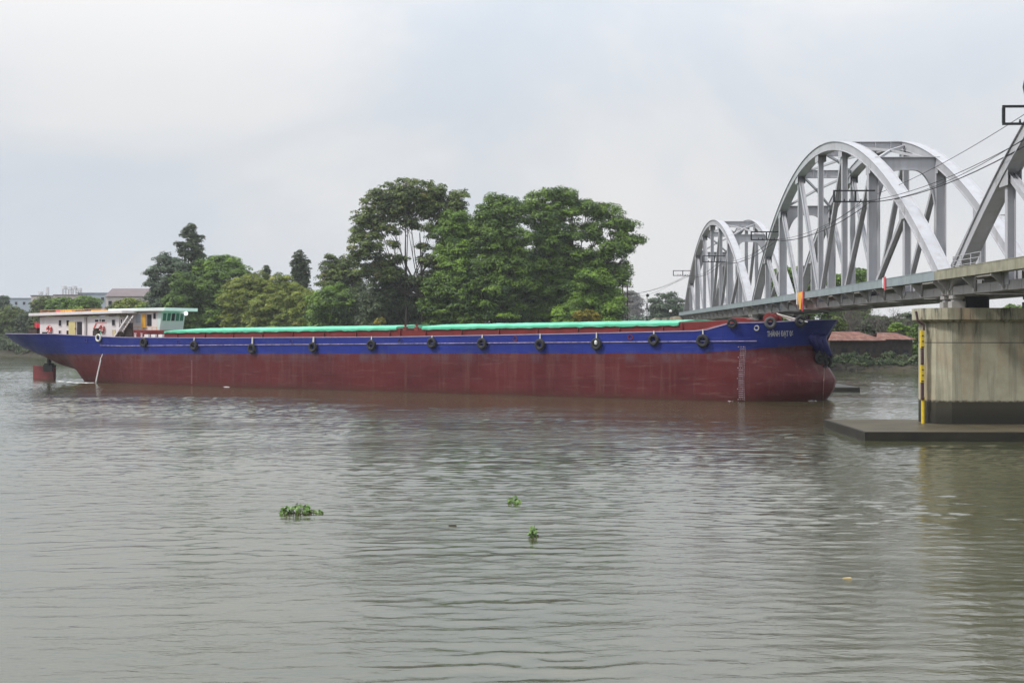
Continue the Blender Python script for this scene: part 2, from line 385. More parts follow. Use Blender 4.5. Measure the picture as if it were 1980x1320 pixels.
def build_water():
    xa = np.concatenate([[-6000, -3000, -1500, -800, -400, -250, -160], np.arange(-110, 110.01, .28), [160, 250, 400, 800, 1500, 3000, 6000]])
    ya = np.concatenate([[-300, -100, 0, 10], np.arange(17, 60, .10), np.arange(60, 130, .2), np.arange(130, 262, .42), [270, 300, 400, 600, 1000, 2000, 4000, 7000]])
    X, Y = np.meshgrid(xa, ya); Z = np.zeros_like(X)
    fade = np.clip((112-np.abs(X))/10, 0, 1)*np.clip((Y-12)/8, 0, 1)*np.clip((262-Y)/20, 0, 1)
    rw = np.random.default_rng(4); n = 84
    wx = X + 3.0*(smooth_noise(X, Y, 9, 3)-.5) ; wy = Y + 3.0*(smooth_noise(X, Y, 11, 5)-.5)
    calm = .30 + 1.15*smooth_noise(X*.55, Y, 15, 8)**1.6 + .55*smooth_noise(X*.5, Y, 5, 9)**2
    for i in range(n):
        lam = .30*(3.6/.30)**(rw.random()**1.25); k = 2*math.pi/lam
        th = math.radians(90) + rw.normal(-.14, .62)          # travelling mostly towards / away, crests across
        sl = WSLOPE*math.sqrt(2/n)*(1.2 if lam < 1.1 else .34)
        ph = (wx*math.cos(th)+wy*math.sin(th))*k + rw.random()*6.28
        c = np.cos(ph)
        Z += sl/k*(c + .22*np.cos(2*ph))*calm
    Z *= fade
    # waves die out before they reach the sheet's coarse part
    V = np.stack([X, Y, Z], -1).reshape(-1, 3); ny, nx = X.shape
    idx = np.arange(ny*nx).reshape(ny, nx)
    Q = np.stack([idx[:-1, :-1], idx[:-1, 1:], idx[1:, 1:], idx[1:, :-1]], -1).reshape(-1, 4)
    me = bpy.data.meshes.new('water'); me.vertices.add(len(V)); me.vertices.foreach_set('co', V.ravel())
    me.loops.add(Q.size); me.loops.foreach_set('vertex_index', Q.ravel().astype(np.int32))
    me.polygons.add(len(Q)); me.polygons.foreach_set('loop_start', np.arange(0, Q.size, 4, dtype=np.int32)); me.polygons.foreach_set('loop_total', np.full(len(Q), 4, dtype=np.int32))
    me.polygons.foreach_set('use_smooth', [True]*len(Q)); me.update(); me.materials.append(M['water'])
    o = bpy.data.objects.new('water', me); C.objects.link(o); return o
WSLOPE = .088
tag(build_water(), 'brown green river water with small ripples', None, None, 'structure')

# ------------------------------------------------------------------ far bank (one sheet to the horizon)
SH = [(-2500, 1500), (-900, 900), (-400, 580), (-215, 455), (-165, 400), (-120, 340), (-70, 300), (-20, 268), (30, 236), (55, 221), (110, 217), (300, 208), (900, 260), (2500, 500)]
SXS = [p[0] for p in SH]; SYS = [p[1] for p in SH]
def shore(x): return interp(x, SXS, SYS)
def ground_z(x, y):
    return interp(y - shore(x), [0, 2.5, 6, 40, 400], [-.7, .9, 1.7, 2.2, 2.6])
mb = MB(); cols = list(np.interp(np.linspace(0, 1, 160), [0, .08, .92, 1], [-2500, -420, 420, 2500]))
offs = [0, 1.2, 2.5, 4, 6, 15, 40, 120, 400, 1200, 3500, 6500]
zz = [-.7, .3, .9, 1.3, 1.7, 1.9, 2.2, 2.3, 2.6, 3, 3, 3]
for x in cols:
    jit = RNG.normal(0, .5)
    for k, o in enumerate(offs):
        mb.v.append((x, shore(x) + o + (jit if k < 5 else 0), zz[k] + (RNG.normal(0, .12) if 0 < k < 7 else 0)))
n = len(offs)
for i in range(len(cols)-1):
    for k in range(n-1):
        mb.f.append((i*n+k, (i+1)*n+k, (i+1)*n+k+1, i*n+k+1)); mb.mi.append(0)
M['earth'] = mat('bank_earth', (0.045, 0.038, 0.024), .95, 0, .35, .5, False, (0.03, 0.05, 0.018), .8)
tag(mb.build('ground', M['earth'], smooth=True, fixn=False), 'low earth river bank across the water', None, None, 'structure')

# ------------------------------------------------------------------ bridge
TH = math.atan2(65, F)
def B(o=0): return empty('x')
XL, XR = 27.0, 32.5
ZB0, ZB1 = 8.96, 9.52            # bottom chord
PAN = 10.0; NP = 8; SPAN = 80.0
RISE = 14.7; ZR = 9.6
def ribz(s): return ZR + RISE * 4 * s * (1 - s)
GRP = 'steel arch spans of the railway bridge'
def make_span(mossy_from=None):
    root = empty('bridge_span')
    xo = XL
    # arch ribs
    rib = MB(); n = 48; hw = .38; hd = .38
    ring = []
    for i in range(n+1):
        s = i/n; y = s*SPAN; z = ribz(s); dz = RISE*4*(1-2*s)/SPAN
        t = Vector((0, 1, dz)).normalized(); nn = Vector((0, -t.z, t.y))
        c = Vector((0, y, z))
        ring.append([c + Vector((-hw, 0, 0)) + nn*hd, c + Vector((hw, 0, 0)) + nn*hd, c + Vector((hw, 0, 0)) - nn*hd, c + Vector((-hw, 0, 0)) - nn*hd])
    vs = [v for r in ring for v in r]
    fs = [(i*4+k, i*4+(k+1) % 4, (i+1)*4+(k+1) % 4, (i+1)*4+k) for i in range(n) for k in range(4)] + [(0,1,2,3), (n*4+3, n*4+2, n*4+1, n*4)]
    rib.add(vs, fs)
    # flange lips and splice plates, part of the same plated box
    for i in range(n):
        for sx in (-1, 1):
            a, b = ring[i], ring[i+1]
            k0 = 0 if sx < 0 else 1
            rib.beam((a[k0] + Vector((sx*.05, 0, 0))), (b[k0] + Vector((sx*.05, 0, 0))), .10, .05)
            k1 = 3 if sx < 0 else 2
            rib.beam((a[k1] + Vector((sx*.05, 0, 0))), (b[k1] + Vector((sx*.05, 0, 0))), .10, .05)
    r0 = rib.build('arch_rib', M['steel'], root); r0.location = (XL, 0, 0)
    r1 = r0.copy(); C.objects.link(r1); r1.location = (XR, 0, 0)
    ch = MB().box(-.32, .32, -.6, SPAN+.6, ZB0, ZB1)
    for i in range(NP+1): ch.box(-.36, -.32, i*PAN-.5, i*PAN+.5, ZB0+.03, ZB1-.03)
    for i in range(NP*2): ch.box(-.34, -.32, i*PAN/2+2.4, i*PAN/2+2.6, ZB0+.02, ZB1-.02)
    c0 = ch.build('bottom_chord', M['steel_edge'], root); c0.location = (XL, 0, 0)
    c1 = c0.copy(); C.objects.link(c1); c1.location = (XR, 0, 0)
    for i in range(1, NP):
        zt = ribz(i/NP) - .3
        for X, sgn in ((XL, 1), (XR, -1)):
            big = i in (2, 6)
            h = MB()
            wx, wy = (.42, .30) if big else (.25, .2)
            # H section: two flanges and a web, plus gusset plates
            h.box(-wx, -wx+.05, -wy, wy, ZB1, zt); h.box(wx-.05, wx, -wy, wy, ZB1, zt); h.box(-wx+.05, wx-.05, -.04, .04, ZB1, zt)
            for sx in (-1, 1):
                a_, b_ = sorted((sx*.385, sx*.405)); h.box(a_, b_, -.7, .7, zt-.75, zt+.2)
                a_, b_ = sorted((sx*.365, sx*.385)); h.box(a_, b_, -.75, .75, ZB1-.25, ZB1+.75)
            h.build('vertical_post', M['steel'], root, loc=(X, i*PAN, 0))
    for i in (1, 2, 3, 5, 6, 7):
        j = i+1 if i < 4 else i-1
        for X in (XL, XR):
            p = Vector((0, i*PAN, ribz(i/NP) - .35)); q = Vector((0, j*PAN, ZB1+.1))
            d = MB(); dd = (q-p).normalized()
            for k in (-.19, .19): d.beam(p + Vector((k, 0, 0)), q + Vector((k, 0, 0)), .05, .36)
            d.beam(p, q, .34, .06)
            d.build('diagonal_brace', M['steel'], root, loc=(X, 0, 0))
    for i in (2, 6):
        zt = ribz(i/NP) + .30; W = XR - XL
        poly = [(0, zt-4.6), (0, zt), (W, zt), (W, zt-4.6), (W-.42, zt-4.6)]
        for k in range(0, 13):
            a = k/12*math.pi/2
            poly.append((W - .42 - 1.75*(1-math.cos(a)) , zt-4.6+3.6*math.sin(a)))
        for k in range(12, -1, -1):
            a = k/12*math.pi/2
            poly.append((.42 + 1.75*(1-math.cos(a)), zt-4.6+3.6*math.sin(a)))
        poly.append((.42, zt-4.6))
        pf = MB().prism(poly, 'y', -.02, .02); pf.box(0.1, W-.1, -.3, .3, zt, zt+.05)
        poly2 = poly[4:]
        for a_, b_ in zip(poly2[1:-1], poly2[2:-1]):
            pf.beam((a_[0], 0, a_[1]), (b_[0], 0, b_[1]), .04, .4, (0, 0, 1)) if False else pf.hexa(
                [(a_[0], -.2, a_[1]-.03), (b_[0], -.2, b_[1]-.03), (b_[0], .2, b_[1]-.03), (a_[0], .2, a_[1]-.03)],
                [(a_[0], -.2, a_[1]+.0), (b_[0], -.2, b_[1]+.0), (b_[0], .2, b_[1]+.0), (a_[0], .2, a_[1]+.0)])
        pf.build('portal_frame', M['steel'], root, loc=(XL, i*PAN, 0))
    for i in (3, 4, 5):
        zt = ribz(i/NP) + .32; W = XR-XL
        cb = MB().box(.38, W-.38, -.03, .03, zt-.75, zt); cb.box(.38, W-.38, -.18, .18, zt, zt+.04); cb.box(.38, W-.38, -.18, .18, zt-.79, zt-.75)
        for k in (.25, .5, .75): cb.box(W*k-.03, W*k+.03, -.17, -.03, zt-.75, zt)
        cb.build('cross_beam', M['steel'], root, loc=(XL, i*PAN, 0))
    for i in (2, 3, 4, 5):
        lb = MB(); za, zb = ribz(i/NP), ribz((i+1)/NP); ym = (i+.5)*PAN; zm = ribz((i+.5)/NP)
        for (xa, ya, z1) in ((XL, i*PAN, za), (XR, i*PAN, za), (XL, (i+1)*PAN, zb), (XR, (i+1)*PAN, zb)):
            lb.beam((xa - XL, ya, z1), ((XL+XR)/2-XL, ym, zm), .22, .2, (0, 0, 1))
        lb.build('lateral_brace', M['steel'], root, loc=(XL, 0, 0))
    # deck: cross girders, stringers, track bed
    for i in range(NP+1):
        MB().box(XL+.32, XR-.32, i*PAN-.15, i*PAN+.15, ZB0+.1, ZB1+.05).build('floor_beam', M['steel_edge'], root)
    st = MB()
    for x in (29.0, 30.5): st.box(x-.15, x+.15, 0, SPAN, ZB1+.05, ZB1+.5)
    st.build('stringers', M['steel_edge'], root)
    MB().box(XL+.5, XR-.5, 0, SPAN, ZB1+.5, ZB1+.72).build('track_bed', M['deck_conc'], root)
    rl = MB()
    for x in (29.25, 30.25): rl.box(x-.04, x+.04, 0, SPAN, ZB1+.72, ZB1+.88)
    rl.build('rails', M['dark_steel'], root)
    # bottom laterals
    bl = MB()
    for i in range(NP):
        bl.beam((XL, i*PAN, ZB0+.06), (XR, (i+1)*PAN, ZB0+.06), .2, .1, (1, 0, 0)); bl.beam((XR, i*PAN, ZB0+.03), (XL, (i+1)*PAN, ZB0+.03), .2, .05, (1, 0, 0))
    bl.build('bottom_lateral', M['steel_edge'], root)
    # walkways both sides: slab on brackets
    for sgn, xi, xe in ((-1, XL-.36, XL-1.15), (1, XR+.36, XR+1.15)):
        a, b = sorted((xi, xe))
        MB().box(a, b, -.6, SPAN+.6, 9.99, 10.07).build('walkway', M['deck_conc'], root)
        for i in range(17):
            br = MB(); y = i*5.0
            if sgn < 0:
                br.prism([(xi, ZB0+.15), (xi, 9.98), (xe+.02, 9.98), (xe+.02, 9.85)], 'y', y-.05, y+.05)
                br.box(xi-.14, xi, y-.12, y+.12, ZB0+.1, 9.98)
            else: br.prism([(xi, ZB0+.15), (xi, 9.98), (xe-.02, 9.98), (xe-.02, 9.85)], 'y', y-.05, y+.05)
            if i % (1 if sgn < 0 else 2) == 0: br.build('walkway_bracket', M['steel_edge'], root)
    for i in range(NP):
        for xe in (XL-1.15, XR+1.15):
            pn = MB().box(xe-.04, xe+.04, i*PAN+.02 - (.6 if i == 0 else 0), (i+1)*PAN-.02 + (.6 if i == NP-1 else 0), 9.97, 10.57)
            s_ = -1 if xe < XL else 1
            pn.box(xe-.06, xe+.07, i*PAN+.02, (i+1)*PAN-.02, 10.57, 10.62)
            for k in range(1, 5): pn.box(min(xe+s_*.04, xe+s_*.05), max(xe+s_*.04, xe+s_*.05), i*PAN+2*k-.04, i*PAN+2*k+.04, 9.99, 10.56)
            mt = M['galv']
            o = pn.build('parapet_panel', mt, root)
            if mossy_from is not None and i*PAN < mossy_from: o.data.materials[0] = M['mossy']
    return root
Y2 = 85.4 + .71
s2 = make_span(); s2.location = (0, Y2, 0); s2.rotation_euler = (0, 0, -TH)
def on_axis(dist):   # translation along the bridge axis
    return Vector((math.sin(TH)*dist, math.cos(TH)*dist, 0))
base2 = Vector((math.sin(TH)*85.4, .71 + math.cos(TH)*85.4, 0))
s2.location = base2
tag(s2, 'white steel arch span the ship passes under, standing whole in the middle of the bridge', 'bridge span', GRP)
s1 = copy_tree(s2); s1.location = base2 + on_axis(SPAN+1.6)
tag(s1, 'farthest white steel arch span, small and ending at the wooded bank', 'bridge span', GRP)
s3 = make_span(mossy_from=73.0); s3.location = base2 - on_axis(SPAN+1.2); s3.rotation_euler = (0, 0, -TH)
tag(s3, 'nearest steel arch span cut off by the photo edge, with mossy stained deck edge', 'bridge span', GRP)
# mossy panels: the near 3/4 of the near span
def bridge_pt(x, y, z):   # bridge-local (x, y measured from origin) to world
    return Vector((x*math.cos(TH) + y*math.sin(TH), .71 - x*math.sin(TH) + y*math.cos(TH), z))

# piers
def make_pier(y, label, top=8.1, xe=36.3):
    root = empty('bridge_pier', bridge_pt(0, y, 0), -TH)
    def plan(x0, x1, hy, z, nose=1.2):
        pts = [(x0+1.35, hy, z), (x0+.45, hy*.78, z), (x0, hy*.4, z), (x0, -hy*.4, z), (x0+.45, -hy*.78, z), (x0+1.35, -hy, z)]
        pts += [(x1-1.35, -hy, z), (x1, -hy*.4, z), (x1, hy*.4, z), (x1-1.35, hy, z)]
        return pts
    def solid(levels):
        m = MB(); rings = levels; n = len(rings[0]); vs = [v for r in rings for v in r]
        fs = [(i*n+k, i*n+(k+1) % n, (i+1)*n+(k+1) % n, (i+1)*n+k) for i in range(len(rings)-1) for k in range(n)]
        fs += [tuple(range(n))[::-1], tuple((len(rings)-1)*n+k for k in range(n))]
        return m.add(vs, fs)
    solid([plan(25.0, xe, 2.0, -1), plan(25.0, xe, 2.0, 7.15)]).build('pier_shaft', M['pier'], root)
    solid([plan(24.9, xe+.2, 2.05, 7.15), plan(24.6, xe+.4, 2.35, 7.35), plan(24.6, xe+.4, 2.35, top)]).build('pier_cap', M['pier'], root)
    for yy in (-.9, .9):
        for x in (XL, XR):
            b = MB().box(x-.45, x+.45, yy-.4, yy+.4, top, top+.45)
            b.box(x-.3, x+.3, yy-.3, yy+.3, top+.45, top+.62); b.box(x-.4, x+.4, yy-.4, yy+.4, top+.62, top+.84)
            b.build('bearing', M['pier'] if False else M['steel_edge'], root, bevel=.02)
    MB().box(27.7, 29.2, -.7, 1.9, top, top+.78).build('bearing_plinth', M['blackconc'], root, bevel=.03)
    return tag(root, label, 'bridge pier', 'concrete piers of the bridge')
p1 = make_pier(84.8, 'stained concrete pier rising on its dark footing at the right edge of the photo')
p2 = make_pier(84.8+SPAN+1.4, 'far concrete pier mostly hidden behind the ship bow', xe=34.6)
M['silt'] = mat('wet_silt', (0.085, 0.072, 0.045), .45, 0, .3, .5, False, (0.04, 0.038, 0.024), .8)
foot = MB().box(19.1, 40, -8.6, 2.8, -.8, .55); foot.cur = 1; foot.box(19.25, 39.9, -8.45, 2.7, .552, .57)
tag(foot.build('pier_footing', [M['footing'], M['silt']], loc=bridge_pt(0, 84.8, 0), bevel=.12), 'low dark concrete footing slab at water level around the near pier', 'footing')
C.objects['pier_footing'].rotation_euler = (0, 0, -TH)
foot = MB().box(20, 35.1, -23.5, 4.4, -.8, .5)
tag(foot.build('pier_footing', M['footing'], loc=bridge_pt(0, 84.8+SPAN+1.4, 0), bevel=.12), 'low concrete footing slab around the far pier behind the ship', 'footing').rotation_euler = (0, 0, -TH)
ab = MB().box(25, 38, 0, 12, -1, 8.1); ab.box(25.5, 37.5, 3, 14, 8.1, 9.9)
ab.prism([(2, 0), (25, 0), (25, 9.6), (22, 9.6)], 'y', 6, 12)
o = tag(ab.build('bridge_abutment', M['pier'], loc=bridge_pt(0, 85.4+2*SPAN+2.2, 0), bevel=.05), 'pale concrete abutment where the bridge meets the far bank', 'abutment'); o.rotation_euler = (0, 0, -TH)
emb = MB().prism([(10, 0), (24, 9.4), (40, 9.4), (54, 0)], 'y', 0, 300)
o = tag(emb.build('embankment', M['earth'], loc=bridge_pt(0, 85.4+2*SPAN+14, 0)), 'earth embankment carrying the track beyond the bridge', None, None, 'structure'); o.rotation_euler = (0, 0, -TH)

# water gauge on the pier nose
g = empty('water_gauge', bridge_pt(24.72, 83.6, 0), -TH)
MB().tube([(0, 0, .5), (0, 0, 2.3)], .12, 8).build('pole', M['yellow'], g)
zb = [2.1, 3.25, 4.4, 5.5, 6.65]
for i in range(4):
    z0, z1 = zb[i], zb[i+1]
    if i % 2 == 0: MB().box(-.13, .0, -.2, .1, z0, z1-.004).build('band', M['gaugedark'], g)
    else:
        MB().box(-.18, .03, -.22, .12, z0, z1-.004).build('band', M['yellow'], g)
dg = MB()
for k in range(12):
    z = 2.2+k*.37
    dg.box(-.14 if k % 3 else -.18, -.02, -.24, -.225, z, z+.07)
dg.build('graduation_marks', M['gaugedark'], g)
MB().tube([(.05, 0, 6.65), (.05, 0, 7.0), (-.35, 0, 7.3), (-.45, 0, 7.9)], .08, 8).build('pipe', M['gaugedark'], g)
tag(g, 'yellow and dark banded water level gauge on the nose of the near pier', 'water gauge')

# cable frames and cables
def cable_frame(y, label):
    root = empty('cable_bracket', bridge_pt(0, y, 0), -TH)
    z0, z1, x0, x1 = 17.25, 18.15, 23.6, 27.0
    m = MB()
    for z in (z0, z1): MB().box(x0, x1, -.06, .06, z-.06, z+.06).build('horizontal_bar', M['dark_steel'], root)
    for x in (x0+.06, (x0+x1)/2+.1): MB().box(x-.07, x+.07, -.07, .07, z0+.06, z1-.06).build('upright_bar', M['dark_steel'], root)
    m = MB()
    for k in range(5): m.lathe((x0+.9+k*.45, 0, z0+.06), [(.03, 0), (.07, .05), (.04, .1), (.06, .16)], 8)
    m.build('insulators', M['dark_steel'], root)
    return tag(root, label, 'cable bracket', 'black cable brackets on the bridge trusses')
FR = [65.9, 104.7+.71, 146.9+.7, 192, 236.5]
labs = ['black rectangular cable bracket cut off by the photo edge', 'large black cable bracket hanging on the middle arch', 'black cable bracket where the far arch meets the middle arch',
        'small black cable bracket on the middle of the farthest arch', 'tiny black cable bracket at the outermost end of the farthest arch']
FR = [65.9, 104.7, 146.9, 192, 236.5]
for y, l_ in zip(FR, labs): cable_frame(y, l_)
cg = 'thin black cables strung beside the bridge'
def cable(pts, sag, r, label):
    out = []
    for a, b in zip(pts[:-1], pts[1:]):
        for k in range(13):
            t = k/12; p = a.lerp(b, t); p.z -= sag*4*t*(1-t)*((b-a).length/42); out.append(p)
    return tag(MB().tube(out, r, 5).build('cable', M['cable'], fixn=False), label, 'cable', cg)
for k, (x, z, sag, r) in enumerate([(26.6, 17.2, .9, .034), (26.2, 17.28, .75, .022), (25.8, 17.2, 1.1, .02)]):
    pts = [bridge_pt(x, y, z + (.0 if y > 60 else 0)) for y in [20]+FR] + [Vector((at(1180+k*6, 566+k*3, 300)))]
    cable(pts, sag, r, ['thickest of the cables strung through the lower bars of the brackets', 'middle cable of the bundle strung between the brackets', 'lowest sagging cable of the bundle strung between the brackets'][k])
cable([bridge_pt(26.9, 20, 20.0), bridge_pt(26.9, 65.9, 19.2), bridge_pt(27.2, 104.7, 17.9)], .5, .02, 'single thin cable running above the bundle near the photo edge')

# small things on the bridge
def slings():
    o = empty('sling', bridge_pt(XL-1.25, 129.3-.7, 0), -TH)
    m = MB(); m.add([(-.02, -1.3, 10.65), (-.02, 1.3, 10.65), (-.05, .9, 9.9), (-.05, .35, 8.9), (-.05, -.25, 8.9), (-.05, -.9, 9.9),
                     (-.06, -1.3, 10.65), (-.06, 1.3, 10.65), (-.14, .9, 9.9), (-.12, .35, 8.9), (-.12, -.25, 8.9), (-.14, -.9, 9.9)],
                    [(0,1,2,3,4,5), (6,7,8,9,10,11)] + [(i, (i+1) % 6, (i+1) % 6+6, i+6) for i in range(6)])
    m.build('cloth', M['orange'], o)
    MB().tube([(-.1, -1.35, 10.7), (-.12, -1.4, 9.6), (-.12, -1.2, 8.7)], .08, 6).build('hose', M['pink'], o)
    MB().box(-.2, -.06, 1.25, 1.55, 9.4, 10.6).build('white_strap', M['paint_white'], o)
    return tag(o, 'orange and red sling hanging over the deck edge above the ship bow', 'sling')
slings()
o = empty('hanging_cloth', bridge_pt(XL-1.22, 97.7-.7, 0), -TH)
MB().box(-.08, 0, -.3, .0, 9.75, 10.75).build('cloth', M['pink'], o); MB().box(-.1, 0, .12, .4, 9.9, 10.7).build('strap', M['paint_white'], o)
tag(o, 'small pink and white cloth strips hanging on the middle span deck edge', 'cloth')
hr = empty('handrail', bridge_pt(XL-.9, 80.2, 0), -TH)
for y in (-3.6, -1.8, 0, 1.6): MB().tube([(0, y, 10.05), (0, y, 11.35)], .03, 6).build('post', M['steel'], hr)
for z in (10.75, 11.05, 11.35): MB().tube([(0, -3.6, z), (0, 1.6, z)], .025, 6).build('rail', M['steel'], hr)
tag(hr, 'thin steel handrail on the walkway at the foot of the nearest arch', 'handrail')
def bridge_lamp(y, label, side=XR):
    r = empty('bridge_lamp', bridge_pt(side, y, 0), -TH)
    MB().tube([(0, 0, 15.0), (1.1, 0, 15.25), (2.1, 0, 15.3)], .045, 6).build('lamp_arm', M['steel_edge'], r)
    MB().box(1.7, 2.5, -.13, .13, 15.22, 15.34).build('lamp_head', M['steel'], r)
    return tag(r, label, 'lamp', 'lamps on arms along the bridge trusses')
bridge_lamp(95.4, 'unlit lamp on an arm outside the right rib of the middle arch')
bridge_lamp(75.4, 'unlit lamp on an arm beyond the nearest arch')

# ------------------------------------------------------------------ ship
AX = Vector((.8518, -.5239, 0)); BX = Vector((.5239, .8518, 0))
SO = Vector((-73.2, 188.1, 0)); SANG = math.atan2(AX.y, AX.x)
def sp_(x, y, yl):
    """measured photo point on the ship-local plane y=yl -> (s, z)"""
    r = (x-CX)/F
    s = (r*(SO.y + BX.y*yl) - SO.x - BX.x*yl) / (AX.x - r*AX.y)
    d = SO.y + AX.y*s + BX.y*yl
    return s, CZ + (HY-y)/F*d
def sw(s, yl, z): return SO + AX*s + BX*yl + Vector((0, 0, z))
SD = [2.0, 18, 31, 48, 75.6, 97.3, 111.5, 112.5, 114.9, 118, 124]
ZD = [6.45, 6.4, 5.96, 5.92, 6.08, 6.42, 6.70, 6.78, 7.45, 7.5, 7.85]
def zdk(s): return interp(s, SD, ZD)
def stem(z): return interp(z, [-1.5, 0, .8, 2, 3.7, 4.7, 6, 7.85], [120.6, 121.7, 122.4, 122.7, 121.6, 121.0, 121.7, 122.9])
SBB = [2, 3, 5.5, 9.8, 13.2, 17, 19, 19.8, 21]
ZBB = [5.4, 5.0, 4.2, 2.95, 1.95, 1.35, .6, -.4, -1.5]
def zbot(s): return interp(s, SBB, ZBB)
S0B = 110.0
def hbd(s): return interp(s, [2, 2.3, 3.2, 5, 9, 15, 22, 30], [.3, 2.2, 3.9, 5.3, 6.5, 7.25, 7.5, 7.5])
def half(s, z):
    if s <= S0B:
        zb = zbot(s); zd = zdk(s); u = min(1, max(0, (z-zb)/max(.01, zd-zb)))
        k = interp(s, [2, 10, 21, 34], [1, 1, .75, 0])
        shp = (1-k)*1.0 + k*(u**.38)
        return hbd(s)*shp
    Ls = stem(z); p = min(1, (s-S0B)/(Ls-S0B))
    return 7.5*(max(0, 1-p**2.15))**.55
ship = empty('cargo_ship', SO, SANG)
tag(ship, 'long blue and red river cargo ship with green hatch covers, bow going under the bridge', 'cargo ship')
stations = [2.0, 2.15, 2.3, 2.7, 3.2, 4, 5, 6.2, 7.5, 9, 10.5, 12, 13.3, 15, 17, 18, 19, 19.4, 19.8, 20.4, 21, 22, 24, 26, 28, 30, 32] + list(np.arange(34, 110, 4.0)) + [110.0]
NL = 22
def column(s, p=None):
    out = []
    for j in range(NL+1):
        v = j/NL
        if p is None:
            zb, zd = zbot(s), zdk(s); z = zb+(zd-zb)*v; out.append((s, half(s, z), z))
        else:
            sn = S0B + p*12.9; zd = zdk(sn); z = -1.5+(zd+1.5)*v
            ss = S0B + (stem(z)-S0B)*p; out.append((ss, half(ss, z) if p < 1 else 0.0, z))
    return out
colsH = [column(s) for s in stations] + [column(0, p) for p in (.1, .2, .2+1e-3+.06, .35, .43, .5, .58, .66, .74, .81, .87, .92, .96, .985, 1.0)]
mb = MB(); R = len(colsH); nn = NL+1
for side in (-1, 1):
    o0 = len(mb.v)
    for c in colsH: mb.v += [(a, side*h, z) for a, h, z in c]
    for i in range(R-1):
        for j in range(NL): mb.f.append((o0+i*nn+j, o0+(i+1)*nn+j, o0+(i+1)*nn+j+1, o0+i*nn+j+1)); mb.mi.append(0)
# transom + bottom
o1 = R*nn
for j in range(NL): mb.f.append((j, j+1, o1+j+1, o1+j)); mb.mi.append(0)
for i in range(R-1): mb.f.append((i*nn, (i+1)*nn, o1+(i+1)*nn, o1+i*nn)); mb.mi.append(0)
hull = mb.build('hull', M['hull'], ship, smooth=True)
md = hull.modifiers.new('edge', 'EDGE_SPLIT'); md.split_angle = math.radians(35)
# deck plating just inside the bulwark rim
mb = MB(); tops = [c[-1] for c in colsH]
for a, h, z in tops: mb.v += [(a, -max(0, h-.05), z-.12), (a, max(0, h-.05), z-.12)]
for i in range(R-1): mb.f.append((2*i, 2*i+1, 2*i+3, 2*i+2)); mb.mi.append(0)
mb.build('deck', M['deckred'], ship, fixn=False)
# rim / cap rail
mb = MB()
for side in (-1, 1):
    pts = [(a, side*max(.02, h-.02), z+.03) for a, h, z in tops[2:]]
    for p, q in zip(pts[:-1], pts[1:]):
        if (Vector(p)-Vector(q)).length > .02: mb.beam(p, q, .14, .09, (0, 1, 0))
mb.build('cap_rail', mat('rail_paint', (.30, .27, .42), .6), ship)
# rubbing strake with its worn pale line
def strake_z(s): return interp(s, [26, 31, 111.5, 117], [4.95, 4.9, 5.72, 5.75])
for side in (-1, 1):
    mb = MB(); pr = None
    for s in np.arange(27, 117.1, 1.0):
        z = strake_z(s); p = (s, side*(half(s, z)+.035), z)
        if pr: mb.beam(pr, p, .12, .08, (0, 1, 0))
        pr = p
    mb.build('rubbing_strake', mat('strake_paint', (.34, .28, .42), .7, 0, .5, 1.6, False, (.02, .025, .2), 1.0), ship)
# coamings & hatch covers
GC = []
def coaming(s0, s1):
    mb = MB(); yy = 6.0; S = list(np.linspace(s0, s1, 24))
    rows = []
    for s in S: rows.append([(s, -yy, zdk(s)-.12), (s, -yy, zt(s)), (s, yy, zt(s)), (s, yy, zdk(s)-.12)])
    vs = [p for r in rows for p in r]
    fs = [(i*4+k, (i+1)*4+k, (i+1)*4+k+1, i*4+k+1) for i in range(len(S)-1) for k in range(3)] + [(0, 1, 2, 3), tuple((len(S)-1)*4+k for k in (3, 2, 1, 0))]
    mb.add(vs, fs)
    mb2 = MB()
    for s in np.arange(s0+1, s1-.5, 4.8):
        mb2.prism([(-yy, zdk(s)-.1), (-yy-.28, zdk(s)-.1), (-yy-.06, zt(s)-.12), (-yy, zt(s)-.12)], 'x', s-.03, s+.03)
    c = mb.build('hatch_coaming', M['red'], ship)
    mb2.build('coaming_stays', M['red'], c)
    mb3 = MB()
    mb3.box(s0, s1, -yy-.1, -yy, 0, .001) if False else None
def zt(s): return interp(s, [36, 70, 110, 121], [6.72, 7.0, 7.45, 7.6])
def tarp(s0, s1, lead=0):
    mb = MB(); S = list(np.arange(s0, s1, .5)) + [s1]; prof = []
    for i, s in enumerate(S):
        e = min(1, (s-s0)/2.5+.25) if lead else 1
        j = .05*math.sin(s*2.3+math.sin(s*.7)) + .04*math.sin(s*5.3+1) + .03*random.uniform(-1, 1)
        z = zt(s)
        prof.append([(s, -6.16, z-.16+j*.6-.03*abs(math.sin(s*1.9))), (s, -6.16-.02, z+.06), (s, -5.9, z+.18*e+j), (s, -2, z+.42*e+j*.5), (s, 2, z+.42*e-j*.5), (s, 5.9, z+.24*e), (s, 6.18, z+.06), (s, 6.16, z-.16)])
    n = 8; vs = [p for r in prof for p in r]
    fs = [(i*n+k, (i+1)*n+k, (i+1)*n+k+1, i*n+k+1) for i in range(len(S)-1) for k in range(n-1)] + [tuple(range(n)), tuple((len(S)-1)*n+k for k in range(n))[::-1]]
    mb.add(vs, fs); mb.build('hatch_tarpaulin', M['green'], ship, smooth=False)
sA, _ = sp_(318, 640, -6.1); sB, _ = sp_(766, 634, -6.1); sC, _ = sp_(816, 634, -6.1); sD, _ = sp_(1312, 627, -6.1)
sR0, _ = sp_(258, 640, -6.1)
coaming(sA-3.5, sB+.5); coaming(sC-.5, sD+.4)
tarp(sA, sB, 1); tarp(sC, sD)
